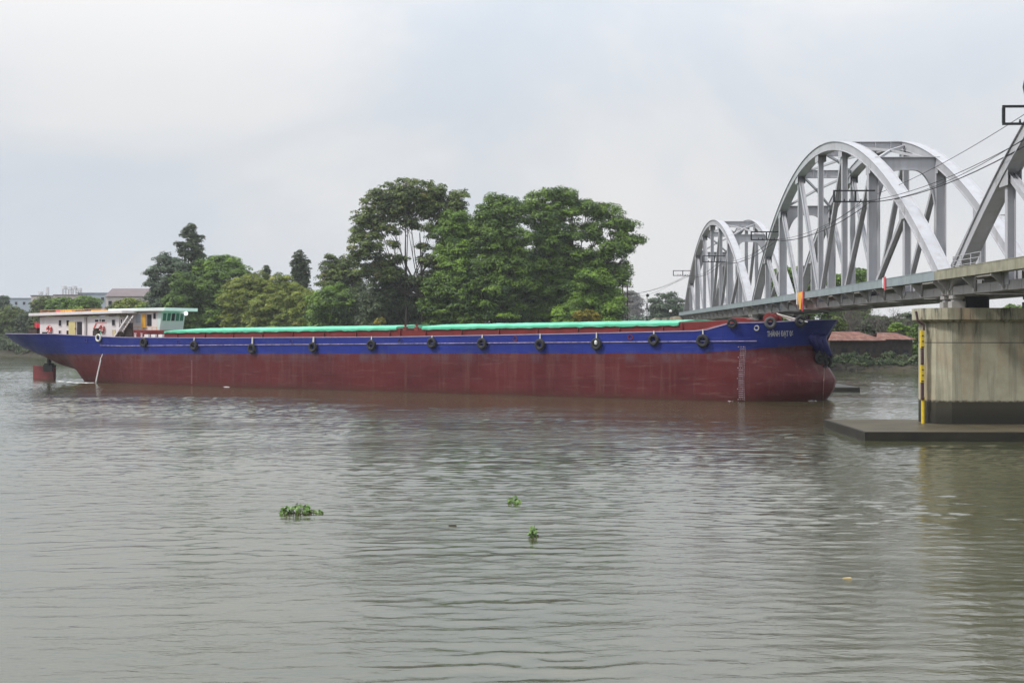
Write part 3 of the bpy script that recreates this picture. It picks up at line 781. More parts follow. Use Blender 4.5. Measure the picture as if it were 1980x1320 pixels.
# lower coaming between the two holds with winch posts
mb = MB().box(sB+.6, sC-.6, -5.9, 5.9, 5.9, 6.8); mb.build('cross_deck', M['red'], ship)
for s in (sB+1.0, sC-1.0):
    m = MB().box(s-.25, s+.25, -5.9, -5.5, 6.8, 7.1); m.lathe((s, -5.7, 7.1), [(.28, 0), (.28, .1), (.12, .14), (.12, .3), (.24, .34), (.24, .4)], 10)
    m.build('deck_winch', M['deckred'], ship, bevel=.02)
MB().box(sB+1.6, sC-1.5, -3, 3, 6.8, 7.1).build('folded_tarpaulin', M['mint'], ship, bevel=.05)
# forecastle break and gear
s0, _ = sp_(1312, 622, -6.0); s1, _ = sp_(1478, 622, -6.0)
mb = MB().hexa([(s0, -5.9, 6.3), (s1-3, -5.9, 6.3), (s1-3, 5.9, 6.3), (s0, 5.9, 6.3)], [(s0, -5.9, zt(s0)+.12), (s1-3, -5.4, 7.8), (s1-3, 5.4, 7.8), (s0, 5.9, zt(s0)+.12)])
mb.build('forecastle', M['red'], ship, bevel=.04)
s, z = sp_(1433, 612, -5.5); m = MB().prism([(s-1.0, 7.3), (s-1.0, 8.05), (s+.3, 8.0), (s+.9, 7.8), (s+1.1, 7.3)], 'y', -5.6, -4.2); m.build('companionway', M['red'], ship, bevel=.05)
s, z = sp_(1492, 612, -4.5)
m = MB(); m.tube([(s, -5.0, 7.85), (s, -3.4, 7.85)], .42, 16); m.tube([(s, -5.2, 7.85), (s, -5.0, 7.85)], .62, 16); m.tube([(s, -3.4, 7.85), (s, -3.2, 7.85)], .62, 16)
m.box(s-.8, s+.8, -5, -3.4, 7.35, 7.5); m.build('windlass', M['red'], ship, bevel=.03)
m = MB()
for k in range(4):
    sa, za = sp_(1502+k*5, 606+k*1.5, -4.2); m.tube([(sa, -4.2, za), (sa+1.6+.2*k, -4.0, 7.55)], .06, 6)
m.build('mooring_ropes', M['rope'], ship)
m = MB(); m.tube([(118.2, -4.0, 7.5), (118.2, -4.0, 8.35), (118.4, -3.8, 8.5), (122.0, 0, 8.5), (122.0, 0, 7.8)], .045, 6); m.tube([(120.2, -2, 7.6), (120.2, -2, 8.5)], .04, 6)
m.build('bow_rail', M['dark_steel'], ship)
m = MB().lathe((119.4, -2.6, 7.5), [(.25, 0), (.22, .5), (.3, .55), (.3, .7)], 12); m.lathe((120.4, -1.4, 7.55), [(.25, 0), (.22, .5), (.3, .55), (.3, .7)], 12)
m.build('bollards', M['dark_steel'], ship)
# anchor recess rolls / fender slides on the bow
def bow_pt(x, y, extra=.12):
    """march along the photo ray until it meets the bow surface"""
    d0 = 100.0; best = None
    for k in range(3000):
        d = d0 + k*.02; P = at(x, y, d) - SO; s = P.dot(AX); yl = P.dot(BX)
        if s < S0B-30 or s > 123.5: continue
        if abs(yl) <= half(s, P.z) + extra: return Vector((s, yl, P.z))
    return None
m = MB()
for (xa, ya, xb, yb) in ((1568, 648, 1585, 684), (1577, 648, 1592, 684), (1588, 648, 1602, 686)):
    a = bow_pt(xa, ya, .18) or Vector((121, -1.5, 6.2)); b = bow_pt(xb, yb, .28) or Vector((121, -1, 4.5))
    m.tube([a, a.lerp(b, .5), b], [.34, .36, .4], 10)
m.build('bow_fender_slides', M['blueplain'], ship, smooth=True)
c = bow_pt(1590, 692, .3) or Vector((121, -1, 4.2))
m = MB()
for k in range(9):
    a = k*2.4; q = c + Vector((.2*math.sin(k), -.9+.26*k, .5*math.sin(a)))
    m.torus(q, (math.cos(a)*.4+.8, -.6, .2*math.sin(k*1.7)), .42, .17, 14, 6)
m.build('bow_fender_cluster', M['rubber'], ship, smooth=True)
p = bow_pt(1594, 712, .05); q = bow_pt(1591, 772, .05)
if p and q:
    m = MB(); pts = [bow_pt(1594-k*.3, 712+k*6, .03) for k in range(11)]; m.tube([x for x in pts if x], .035, 5); m.build('stem_bar', mat('weathered', (.28, .2, .18)), ship)

# lettering wrapped onto the near bow
def wrap_text(txt, s0, z0, size, width, slope=0.0, shear=.2, name='ship_name', side=-1):
    cu = bpy.data.curves.new(name, 'FONT'); cu.body = txt; cu.size = size; cu.shear = shear; cu.offset = .018; cu.space_character = 1.02
    tmp = bpy.data.objects.new('tmp', cu); C.objects.link(tmp)
    bpy.context.view_layer.update()
    me = bpy.data.meshes.new_from_object(tmp.evaluated_get(bpy.context.evaluated_depsgraph_get()))
    bpy.data.objects.remove(tmp)
    xs_ = [v.co.x for v in me.vertices]; x0, x1 = min(xs_), max(xs_); k = width/(x1-x0)
    vs = []
    for v in me.vertices:
        s = s0+(v.co.x-x0)*k; z = z0+v.co.y*1.15-.12+(v.co.x-x0)*k*slope
        vs.append((s, side*(half(s, z)+.03), z))
    m = MB(); m.add(vs, [tuple(p.vertices) for p in me.polygons])
    # give the plate letters a little thickness off the hull
    return m.build(name, mat('lettering_paint', (.48, .48, .50), .6, 0, .25, 3), ship, fixn=False)
def near_s(x, y):
    p = bow_pt(x, y, .0); return p
pa = near_s(1484, 648); pb = near_s(1534, 642)
try:
    wrap_text('TH\u00c0NH \u0110\u1ea0T 06', pa.x, pa.z, 1.0*.62, pb.x-pa.x, (pb.z-pa.z)/max(.1, pb.x-pa.x)*.2)
except Exception as e: print('TEXT', e)
# draught marks
m = MB(); pa = near_s(1441, 672); pb = near_s(1446, 776)
sm = pa.x
for k in range(26):
    z = .15 + k*.2; w_ = .42 if k % 5 else .62
    for q in range(3):
        a_ = sm-.10-w_*(q+1)/3; b_ = sm-.10-w_*q/3; h = half(b_, z+.03)+.03
        m.box(a_, b_, -h-.01, -h, z, z+.085)
for z in np.arange(.1, 5.2, .2): h = half(sm, z)+.02; m.box(sm-.05, sm+.01, -h-.01, -h, z, z+.12)
m.build('draught_marks', mat('worn_mark', (.27, .20, .23), .7, 0, .5, 3), ship)
for x in (372,):
    m = MB(); sm2, _ = sp_(x, 720, -7.5)
    for k in range(12): m.box(sm2-.22, sm2, -7.516, -7.512, .3+k*.25, .36+k*.25)
    m.build('draught_marks', mat('faded_mark', (.36, .22, .22)), ship)
# fairlead rings in the blue band and small panel marks
def ring(x, y, r=.22, col='paint_white', name='fairlead'):
    s, z = sp_(x, y, -7.52); MB().torus((s, -half(s, z)-.02, z), (0, 1, 0), r, .05, 14, 6).build(name, M[col], ship)
for x, y, c_ in ((165, 658, 'blueplain'), (345, 661, 'blueplain'), (563, 661, 'blueplain'), (774, 659, 'rubber'), (996, 655, 'red'), (1219, 652, 'red')): ring(x, y, .24, c_)
s, z = sp_(1454, 634, -7.4); MB().torus((s, -half(s, z)-.03, z), (0, 1, 0), .22, .07, 14, 6).build('fairlead', M['steel_edge'], ship)
# welded hull frame lines aft
# ---- superstructure
YH = -5.6
def SB(x0, x1, y0, y1, yl=YH):
    s0, za = sp_(x0, y1, yl); s1, zb_ = sp_(x1, y1, yl); _, zc = sp_((x0+x1)/2, y0, yl); _, zd_ = sp_((x0+x1)/2, y1, yl)
    return s0, s1, zd_, zc
dh = empty('deckhouse'); dh.parent = ship
s0, s1, zl, zh = SB(77, 230, 612, 648)
MB().box(s0, s1, YH, -1.2, 5.85, zh).build('wall', M['white'], dh, bevel=.03)
s_r0, _ = sp_(55, 606, YH-.8); s_r1, _ = sp_(236, 600, YH-.8)
_, zr0 = sp_(60, 611, YH-.8); _, zr1 = sp_(268, 605, YH-.8)
mb = MB().hexa([(s_r0, YH-.8, zr0), (s_r1, YH-.8, zr1), (s_r1, -.9, zr1), (s_r0, -.9, zr0)], [(s_r0, YH-.8, zr0+.38), (s_r1, YH-.8, zr1+.38), (s_r1, -.9, zr1+.38), (s_r0, -.9, zr0+.38)])
mb.build('roof', M['white'], dh, bevel=.04)
m = MB()
def rect(x0, x1, y0, y1, name, mt, par, yl=YH, dep=.05):
    s0, s1, zl, zh = SB(x0, x1, y0, y1, yl); return MB().box(s0, s1, yl-dep, yl+.02, zl, zh).build(name, M[mt], par)
def window(x0, x1, y0, y1, par, yl=YH, frame='white', pane='dark'):
    s0, s1, zl, zh = SB(x0, x1, y0, y1, yl); t = .06
    f = MB(); f.box(s0-t, s0, yl-.06, yl, zl-t, zh+t); f.box(s1, s1+t, yl-.06, yl, zl-t, zh+t); f.box(s0, s1, yl-.06, yl, zh, zh+t); f.box(s0, s1, yl-.08, yl, zl-t, zl)
    f = f.build('window', M[frame], par); MB().box(s0, s1, yl-.02, yl-.002, zl, zh).build('pane', M[pane], f); return f
for a in ((114, 119, 619, 630), (129, 134, 619, 630), (217, 223, 618, 629), (234, 237, 617, 625)): window(*a, dh)
for a in ((114, 118, 639, 645), (129, 134, 639, 647)): window(*a, dh)
window(218, 223, 638, 647, dh, pane='cream')
d = rect(134, 147, 622, 649, 'door', 'cream', dh, dep=.12); rect(145, 146, 634, 637, 'handle', 'dark_steel', d, YH-.13, .04)
rect(149.5, 158.5, 622, 649, 'door', 'dark', dh, dep=.06)
rect(165, 168, 613, 650, 'drain_pipe', 'steel_edge', dh, dep=.15)
# faded lettering on the house side
for i, (x0, x1, y0, y1, c_) in enumerate(((184, 190, 618, 622, 'dark'), (193, 194.5, 617, 622, 'dark'), (197, 203, 618, 622, 'dark'), (185, 206, 624, 625, 'buoyred'))):
    rect(x0, x1, y0, y1, 'lettering', c_, dh, dep=.03)
s0, z0 = sp_(181, 636, YH-.03); s1, z1 = sp_(186, 625, YH-.03)
MB().beam((s0, YH-.04, z0), (s1, YH-.04, z1), .18, .04, (1, 0, 0)).build('red_mark', M['buoyred'], dh)
# roof clutter
rr = MB()
s0, z0 = sp_(78, 600, YH); s1, z1 = sp_(205, 597, YH)
for t in np.linspace(0, 1, 9): rr.tube([(s0+(s1-s0)*t, YH, z0-.5), (s0+(s1-s0)*t, YH, z0+(z1-z0)*t)], .03, 5)
rr.tube([(s0, YH, z0), (s1, YH, z1)], .035, 5); rr.tube([(s0, YH, z0-.25), (s1, YH, z1-.25)], .025, 5)
rr.build('roof_rail', mat('rail_orange', (.5, .22, .12)), dh)
for (x0, x1, y0, y1, c_) in ((112, 121, 600, 605, 'pink'), (121, 143, 599, 604, 'orange'), (150, 163, 600, 604, 'dark'), (180, 212, 599, 604, 'orange'), (212, 255, 602, 604, 'pink')):
    s0, s1, zl, zh = SB(x0, x1, y0, y1, -4); MB().box(s0, s1, -4.4, -2, zl-.1, zh).build('roof_box', M[c_], dh, bevel=.05)
# dark recess & companion stair abaft the wheelhouse
rect(241, 257, 624, 651, 'store_door', 'wood', dh, dep=.1); rect(249, 256.5, 625, 634, 'vent', 'dark', dh, dep=.16)
st = empty('staircase'); st.parent = dh
sa, za = sp_(225, 651, YH-.7); sb, zb_ = sp_(252, 611, YH-.7)
for yy in (YH-1.1, YH-.25): MB().beam((sa, yy, za), (sb, yy, zb_), .06, .2, (0, 1, 0)).build('stringer', M['white'], st)
tr = MB()
for k in range(1, 9):
    t = k/9; tr.box(sa+(sb-sa)*t-.14, sa+(sb-sa)*t+.14, YH-1.08, YH-.28, za+(zb_-za)*t-.02, za+(zb_-za)*t+.03)
tr.build('treads', M['white'], st)
s, z = sp_(231, 648, YH-.6); MB().tube([(s, YH-.9, 6.25), (s, YH-.3, 6.25)], .55, 14).build('cable_drum', M['wood'], ship)
# wheelhouse: white side wall aft, mint front wall facing forward
wh = empty('wheelhouse'); wh.parent = ship
YW = -3.6
s0, s1, zl, zh = SB(248, 304, 602, 638, YW)
MB().box(s0, s1-.02, YW, YW+4.1, 6.2, zh).build('wall', M['white'], wh, bevel=.03)
MB().hexa([(s1, YW-.02, 6.2), (s1+.32, YW-.02, 6.2), (s1+.32, YW+4.12, 6.2), (s1, YW+4.12, 6.2)], [(s1, YW-.02, zh), (s1+.9, YW-.02, zh), (s1+.9, YW+4.12, zh), (s1, YW+4.12, zh)]).build('bridge_front', M['mint'], wh, bevel=.03)
SF = s1
for i in range(5):
    y0 = YW+.22+i*.76; za, zb_ = zh-1.25, zh-.25
    fx = lambda z: SF+.32+.58*(z-6.2)/(zh-6.2)+.01
    f = MB(); f.hexa([(fx(za-.05), y0-.05, za-.05), (fx(za-.05)+.04, y0-.05, za-.05), (fx(za-.05)+.04, y0+.63, za-.05), (fx(za-.05), y0+.63, za-.05)], [(fx(zb_+.05), y0-.05, zb_+.05), (fx(zb_+.05)+.04, y0-.05, zb_+.05), (fx(zb_+.05)+.04, y0+.63, zb_+.05), (fx(zb_+.05), y0+.63, zb_+.05)])
    f = f.build('window', M['roofedge'], wh)
    MB().hexa([(fx(za)+.03, y0, za), (fx(za)+.06, y0, za), (fx(za)+.06, y0+.58, za), (fx(za)+.03, y0+.58, za)], [(fx(zb_)+.03, y0, zb_), (fx(zb_)+.06, y0, zb_), (fx(zb_)+.06, y0+.58, zb_), (fx(zb_)+.03, y0+.58, zb_)]).build('pane', M['dark'] if i == 2 else M['glassgreen'], f)
rect(297, 301, 605, 616, 'window', 'dark', wh, YW)
rect(276, 283, 607, 634, 'door', 'orange', wh, YW, dep=.14)
rect(285, 293, 608, 630, 'doorway', 'dark', wh, YW, dep=.06)
rect(263, 272, 608, 624, 'panel', 'bldg_blue', wh, YW, dep=.04)
s0, _ = sp_(209, 600, YW-.7); s1, _ = sp_(318, 600, YW-.7); _, z0 = sp_(215, 600, YW-.7); _, z1 = sp_(315, 601, YW-.7)
mb = MB(); q0, q1 = YW-.7, YW+5.2
mb.hexa([(s0, q0, z0-.12), (s1, q0, z1), (s1, q1, z1), (s0, q1, z0-.12)], [(s0, q0, z0+.2), (s1, q0, z1+.42), (s1, q1, z1+.42), (s0, q1, z0+.2)])
mb.build('roof', M['roofedge'], wh, bevel=.03)
rl_ = MB(); s0, z0 = sp_(258, 632, YW-.6); s1, z1 = sp_(303, 633, YW-.6)
rl_.tube([(s0, YW-.6, z0), (s1, YW-.6, z1)], .035, 5)
for t in np.linspace(0, 1, 6): rl_.tube([(s0+(s1-s0)*t, YW-.6, 6.3), (s0+(s1-s0)*t, YW-.6, z0)], .03, 5)
rl_.build('handrail', M['orange'], wh)
# raised red ledge the wheelhouse stands on
s0, s1, zl, zh = SB(257, 316, 638, 650, -6.0); MB().box(s0, s1, -6.0, 6.0, 5.85, zh).build('wheelhouse_base', M['red'], ship, bevel=.02)
for x in (262, 274):
    s, z = sp_(x, 648, -6.6); MB().lathe((s, -6.6, 5.85), [(.13, 0), (.10, .55), (.16, .6), (.16, .7)], 8).build('mooring_bitt', M['white'], ship)
# searchlight
s, z = sp_(359.5, 606, 0.2)
sl_ = MB(); sl_.lathe((0, 0, 0), [(.02, -.28), (.2, -.2), (.28, 0), (.2, .2), (.02, .28)], 14)
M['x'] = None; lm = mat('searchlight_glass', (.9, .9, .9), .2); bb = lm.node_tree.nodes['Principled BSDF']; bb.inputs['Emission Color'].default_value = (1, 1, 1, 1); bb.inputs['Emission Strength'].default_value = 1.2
sl_.build('searchlight', lm, wh, smooth=True, loc=(s, .2, z))
MB().tube([(s, .2, z+.28), (s-.6, .2, z+.6)], .05, 6).build('searchlight_bracket', M['steel_edge'], wh)
# rudder & stock
s0, z0 = sp_(66, 732, 0); s1, z1 = sp_(106, 705, 0)
rd = MB().hexa([(s0, -.22, -1), (s1, -.22, -1), (s1, .22, -1), (s0, .22, -1)], [(s0, -.22, sp_(70, 706, 0)[1]), (s1, -.22, 1.7), (s1, .22, 1.7), (s0, .22, sp_(70, 706, 0)[1])])
rd.build('rudder', M['hullred'], ship, bevel=.05)
s, z = sp_(95, 706, 0); m = MB().tube([(s, 0, 1.5), (s, 0, zbot(s)+1.0)], .3, 12); m.box(s-.9, s+1.1, -.35, .35, 1.1, 2.0); m.box(s-.5, s+.5, -.5, .5, 2.0, 2.25); m.build('rudder_stock', M['dark_steel'], ship, bevel=.04)
# flag at the stern
fl = empty('flag', sw(*[sp_(70, 640, -3)[0], -3, 0])); s, z = sp_(70, 640, -3)
fl.location = sw(s, -3, 6.3); fl.rotation_euler = (0, 0, SANG)
MB().tube([(0, 0, 0), (0, 0, 2.0)], .035, 6).build('staff', M['steel_edge'], fl)
m = MB(); vs = []; 
for i in range(9):
    for j in range(2): vs.append((-.35+i*.14, .08*math.sin(i*1.3), 1.05+j*.75-.02*i))
m.add(vs, [(i*2, i*2+2, i*2+3, i*2+1) for i in range(8)]); m.build('cloth', M['flagred'], fl, fixn=False)
tag(fl, 'small red flag on a short staff at the ship stern', 'flag')
m = empty('deck_locker', sw(sp_(70, 645, -4)[0], -4, 6.3), SANG)
MB().box(-.9, .9, -.6, .6, 0, .9).build('body', M['wood'], m, bevel=.03); MB().box(-.95, .95, -.65, .65, .9, .97).build('lid', M['dark_steel'], m)
tag(m, 'dark deck locker under the red flag at the stern', 'locker')
# lifebuoys
def lifebuoy(x, y, label):
    s, z = sp_(x, y, YH-.15); r = empty('lifebuoy', sw(s, YH-.16, z), SANG)
    MB().torus((0, 0, 0), (0, 1, 0), .40, .13, 20, 8).build('ring', M['buoyred'], r, smooth=True)
    b = MB()
    for a in range(4):
        t = a*math.pi/2+.7; c_ = Vector((math.cos(t)*.40, 0, math.sin(t)*.40)); tn = Vector((-math.sin(t), 0, math.cos(t)))
        b.tube([c_-tn*.06, c_+tn*.06], .145, 8)
    b.build('bands', M['paint_white'], r)
    return tag(r, label, 'lifebuoy', 'lifebuoys on the white deckhouse')
lifebuoy(95, 636, 'red and white lifebuoy low on the white deckhouse wall nearest the stern')
lifebuoy(196.5, 635, 'red and white lifebuoy on the deckhouse wall below the dark lettering')
# crewman's coiled hose / white loop fender
s, z = sp_(190, 653, -7.6); r = empty('loop_fender', sw(s, -half(s, z)-.12, z), SANG)
MB().torus((0, 0, 0), (0, 1, 0), .42, .12, 18, 8).build('ring', M['rope'], r, smooth=True)
MB().tube([(.25, 0, .3), (.3, .2, .9)], .05, 6).build('line', mat('green_line', (.1, .45, .3)), r)
tag(r, 'white loop fender hanging over the blue hull side below the deckhouse', 'fender')
r = empty('crate', sw(sp_(187, 645, -6.6)[0], -6.6, 6.05), SANG)
MB().box(-.45, .45, -.3, .3, 0, .85).build('body', M['wood'], r, bevel=.03); MB().box(-.3, .3, -.35, .2, .85, 1.15).build('bundle', M['bark'], r, bevel=.08)
tag(r, 'brown crate with a bundle on the side deck beside the lifebuoy', 'crate')
r = empty('crate', sw(sp_(88, 645, -5.9)[0], -5.9, 6.3), SANG)
MB().box(-.5, .5, -.2, .25, 0, .42).build('body', M['dark_steel'], r, bevel=.04); MB().box(.55, .95, -.2, .2, 0, .35).build('can', M['steel_edge'], r, bevel=.04)
tag(r, 'low black box on the side deck under the aftmost lifebuoy', 'box')
for i, x in enumerate((285, 298, 312)):
    s, z = sp_(x, 648, -6.7); r = empty('jerrycan', sw(s, -6.7, zdk(s)-.1), SANG)
    MB().box(-.36, .36, -.2, .2, 0, .52).build('body', M['paint_white'], r, bevel=.05); MB().lathe((.2, 0, .52), [(.07, 0), (.07, .08)], 8).build('cap', M['dark'], r)
    tag(r, ['white plastic can below the orange wheelhouse door', 'white plastic can between two others on the side deck', 'white plastic can nearest the start of the green tarpaulin'][i], 'can', 'white cans on the ship side deck')
# tyre fenders
tyre0 = None
ty = [(278, 662, .62), (375, 668, .62), (487, 674, .62), (605, 671, .62), (718, 667, .62), (835, 663, .62), (932, 664, .62), (1044, 666, .62), (1153, 665, .62), (1264, 657, .60), (1358, 659, .66), (1416, 625, .50), (1490, 624, .58), (1548, 621, .56)]
tlab = ['tyre fender hanging under the wheelhouse, sternmost of the row', 'tyre fender near the start of the green tarpaulin', 'low hung tyre fender, third from the stern', 'tyre fender on two white ropes, fourth from the stern',
        'tyre fender beside the dark hull port ahead of the hatch gap', 'tyre fender just forward of the gap between the green covers', 'tyre fender in front of the pale trunk group, seventh from the stern',
        'tyre fender on a long white rope, eighth from the stern', 'thin tyre fender with a pale float inside, below the yellow bush', 'high hung tyre fender under the bridge end', 'bulky tyre fender where the pale strake line ends',
        'small tyre fender on the raised bow rail corner', 'large grey tyre fender above the ship name', 'tyre fender high on the dark bow nearest the stem']
for i, ((x, y, rad), lb) in enumerate(zip(ty, tlab)):
    if x < 1400: s, z = sp_(x, y, -7.7)
    else:
        p = bow_pt(x, y, .15); s, z = (p.x, p.z) if p else sp_(x, y, -7)
    h = half(s, min(z, zdk(s)-.1))
    r = empty('tyre_fender', sw(s, -h-.24, z), SANG)
    if s > 112:   # turn with the curved bow
        e = .3; dh_ = (half(s+e, z)-half(s-e, z))/(2*e); r.rotation_euler = (0, 0, SANG - math.atan(dh_)*-1 if False else SANG + math.atan(-dh_))
    t = MB().torus((0, 0, 0), (0, 1, 0), rad*.70, rad*.30, 22, 10); t = t.build('tyre', mat('tyre_grey', (.075, .075, .08), .8) if i in (12,) else M['rubber'], r, smooth=True)
    MB().torus((0, 0, 0), (0, 1, 0), rad*.46, rad*.07, 20, 6).build('bead', M['dark_steel'], r, smooth=True)
    top = zdk(s)-z+.1
    if top > .4:
        rp_ = MB().tube([(0, .0, rad*.5), (.03, .0, rad*.9), (-.02, .12, top)], .055, 6)
        if i in (3, 2): rp_.tube([(.08, .0, rad*.5), (.16, .0, rad), (.1, .12, top)], .045, 6)
        rp_.build('rope', M['rope'], r)
    tag(r, lb, 'tyre fender', 'tyre fenders along the ship side')
    if i == 8: MB().lathe((.05, -.12, -.1), [(.04, 0), (.16, .1), (.18, .35), (.05, .5)], 10).build('float', M['paint_white'], r)
# bilge water jet + splashes
p0 = sp_(192.5, 684, -7.6); p1 = sp_(180, 738, -8.3)
m = MB(); pts = []; rr_ = []
for k in range(15):
    t = k/14; s = p0[0]+(p1[0]-p0[0])*(.35*t+.65*t*t) ; pts.append((s+RNG.normal(0, .03), -half(p0[0], 3)-.1-.8*t, p0[1]*(1-t**1.5)+.0)); rr_.append(.035+.06*t+abs(RNG.normal(0, .015)))
m.tube(pts, rr_, 7); jm = mat('jet_water', (.7, .7, .68), .3)
tag(m.build('water_jet', jm, loc=SO, smooth=True), 'thin white jet of bilge water falling from the hull side to the river', 'water jet').rotation_euler = (0, 0, SANG)
def foam(pts, wd, label, n=40):
    mb = MB()
    for k in range(n):
        t = random.random(); i = min(len(pts)-2, int(t*(len(pts)-1))); f = t*(len(pts)-1)-i
        c_ = pts[i].lerp(pts[i+1], f) + Vector((random.gauss(0, wd), random.gauss(0, wd*1.3), 0))
        a = random.uniform(.08, .42); b = random.uniform(.05, .14); q = random.uniform(0, .35)
        ring_ = [(c_.x+a*math.cos(u)*math.cos(q)-b*math.sin(u)*math.sin(q), c_.y+a*math.cos(u)*math.sin(q)+b*math.sin(u)*math.cos(q)) for u in np.linspace(0, 2*math.pi, 8)[:-1]]
        mb.add([(x_, y_, .012) for x_, y_ in ring_] + [(c_.x, c_.y, .05)], [(k_, (k_+1) % 7, 7) for k_ in range(7)])
    return tag(mb.build('foam', M['foam'], fixn=False), label, 'foam', None, 'stuff')
w0 = [at(180, 740, F*CZ/94), at(150, 740, F*CZ/94), at(115, 737, F*CZ/91)]
for p in w0: p.z = 0
foam(w0, .25, 'white churned water where the bilge jet lands', 50)
a = Vector((SO.x, SO.y, 0)) + AX*50 + BX*-7.8; foam([a, a+AX*-.4, a+AX*.5], .1, 'small white splash by the red hull side', 10)
a = SO + AX*114 + BX*-7.4; b = SO + AX*121.5 + BX*-2; c = SO + AX*104 + BX*-7.9
foam([a, b], .08, 'thin line of foam along the bow waterline', 26)

# ------------------------------------------------------------------ foliage
def leaves_mesh(name, lobes, material, parent, leaf=.5, dens=1.0, clump=None, up=.35, seed=0, droop=0.0, cap=60000, gap=0.0):
    """lobes: (cx,cy,cz,rx,ry,rz). Each lobe -> many leaf clumps -> many leaf-sized faces."""
    rg = np.random.default_rng(seed+101); Cs = []; Ns = []; Ts = []; Ls = []
    for (cx, cy_, cz, rx, ry, rz) in lobes:
        rm = (rx*ry*rz)**(1/3); rc = clump or max(.55, min(1.5, rm*.25))
        nc = int(max(8, 9.0*(rm/rc)**2*1.0)); 
        dirs = rg.normal(size=(nc, 3)); dirs /= np.linalg.norm(dirs, axis=1)[:, None]
        rad = rg.uniform(.7, 1.0, nc); inner = rg.random(nc) < .30; rad[inner] = rg.uniform(.15, .6, inner.sum())
        cc = dirs*rad[:, None]*np.array([rx, ry, rz]) + np.array([cx, cy_, cz])
        keep = rg.random(nc) > gap; cc = cc[keep]; dirs = dirs[keep]; nc = len(cc)
        ct = rg.normal(0, .2, nc)
        rcs = rc*rg.uniform(.6, 1.35, nc)
        nl = np.maximum(6, (dens*7*(rcs/leaf)**2)).astype(int)
        for k in range(nc):
            n_ = nl[k]; d = rg.normal(size=(n_, 3)); d /= np.linalg.norm(d, axis=1)[:, None]
            d[:, 2] = np.where(d[:, 2] < -.25, -d[:, 2], d[:, 2])
            r_ = rg.uniform(.55, 1.05, n_)[:, None]*rcs[k]
            p = cc[k] + d*r_*np.array([1, 1, .72])
            if droop: p[:, 2] -= droop*(r_[:, 0]**2)
            nr = d*.9 + dirs[k]*.35 + np.array([0, 0, up]) + rg.normal(0, .33, (n_, 3)); nr /= np.linalg.norm(nr, axis=1)[:, None]
            Cs.append(p); Ns.append(nr); Ts.append(np.clip(.42 + ct[k] + rg.normal(0, .15, n_), 0, 1)); Ls.append(leaf*rg.uniform(.6, 1.3, n_))
    P = np.vstack(Cs); Nn = np.vstack(Ns); T = np.concatenate(Ts); S = np.concatenate(Ls)
    n_ = len(P)
    ref = rg.normal(size=(n_, 3)); a = np.cross(Nn, ref); a /= np.linalg.norm(a, axis=1)[:, None]; b = np.cross(Nn, a)
    a *= (S*.62)[:, None]; b *= (S*.36)[:, None]
    V = np.empty((n_, 4, 3)); fold = Nn*(S*.10)[:, None]
    V[:, 0] = P - a; V[:, 1] = P + b + fold; V[:, 2] = P + a; V[:, 3] = P - b + fold
    me = bpy.data.meshes.new(name); me.vertices.add(n_*4); me.vertices.foreach_set('co', V.ravel())
    me.loops.add(n_*4); me.loops.foreach_set('vertex_index', np.arange(n_*4, dtype=np.int32))
    me.polygons.add(n_); me.polygons.foreach_set('loop_start', np.arange(0, n_*4, 4, dtype=np.int32)); me.polygons.foreach_set('loop_total', np.full(n_, 4, dtype=np.int32))
    me.update(); me.materials.append(material)
    at_ = me.attributes.new('tint', 'FLOAT', 'FACE'); at_.data.foreach_set('value', T.astype(np.float32))
    o = bpy.data.objects.new(name, me); C.objects.link(o)
    if parent: o.parent = parent
    global NLEAF; NLEAF += n_
    return o
NLEAF = 0
TG = 'trees along the far river bank'
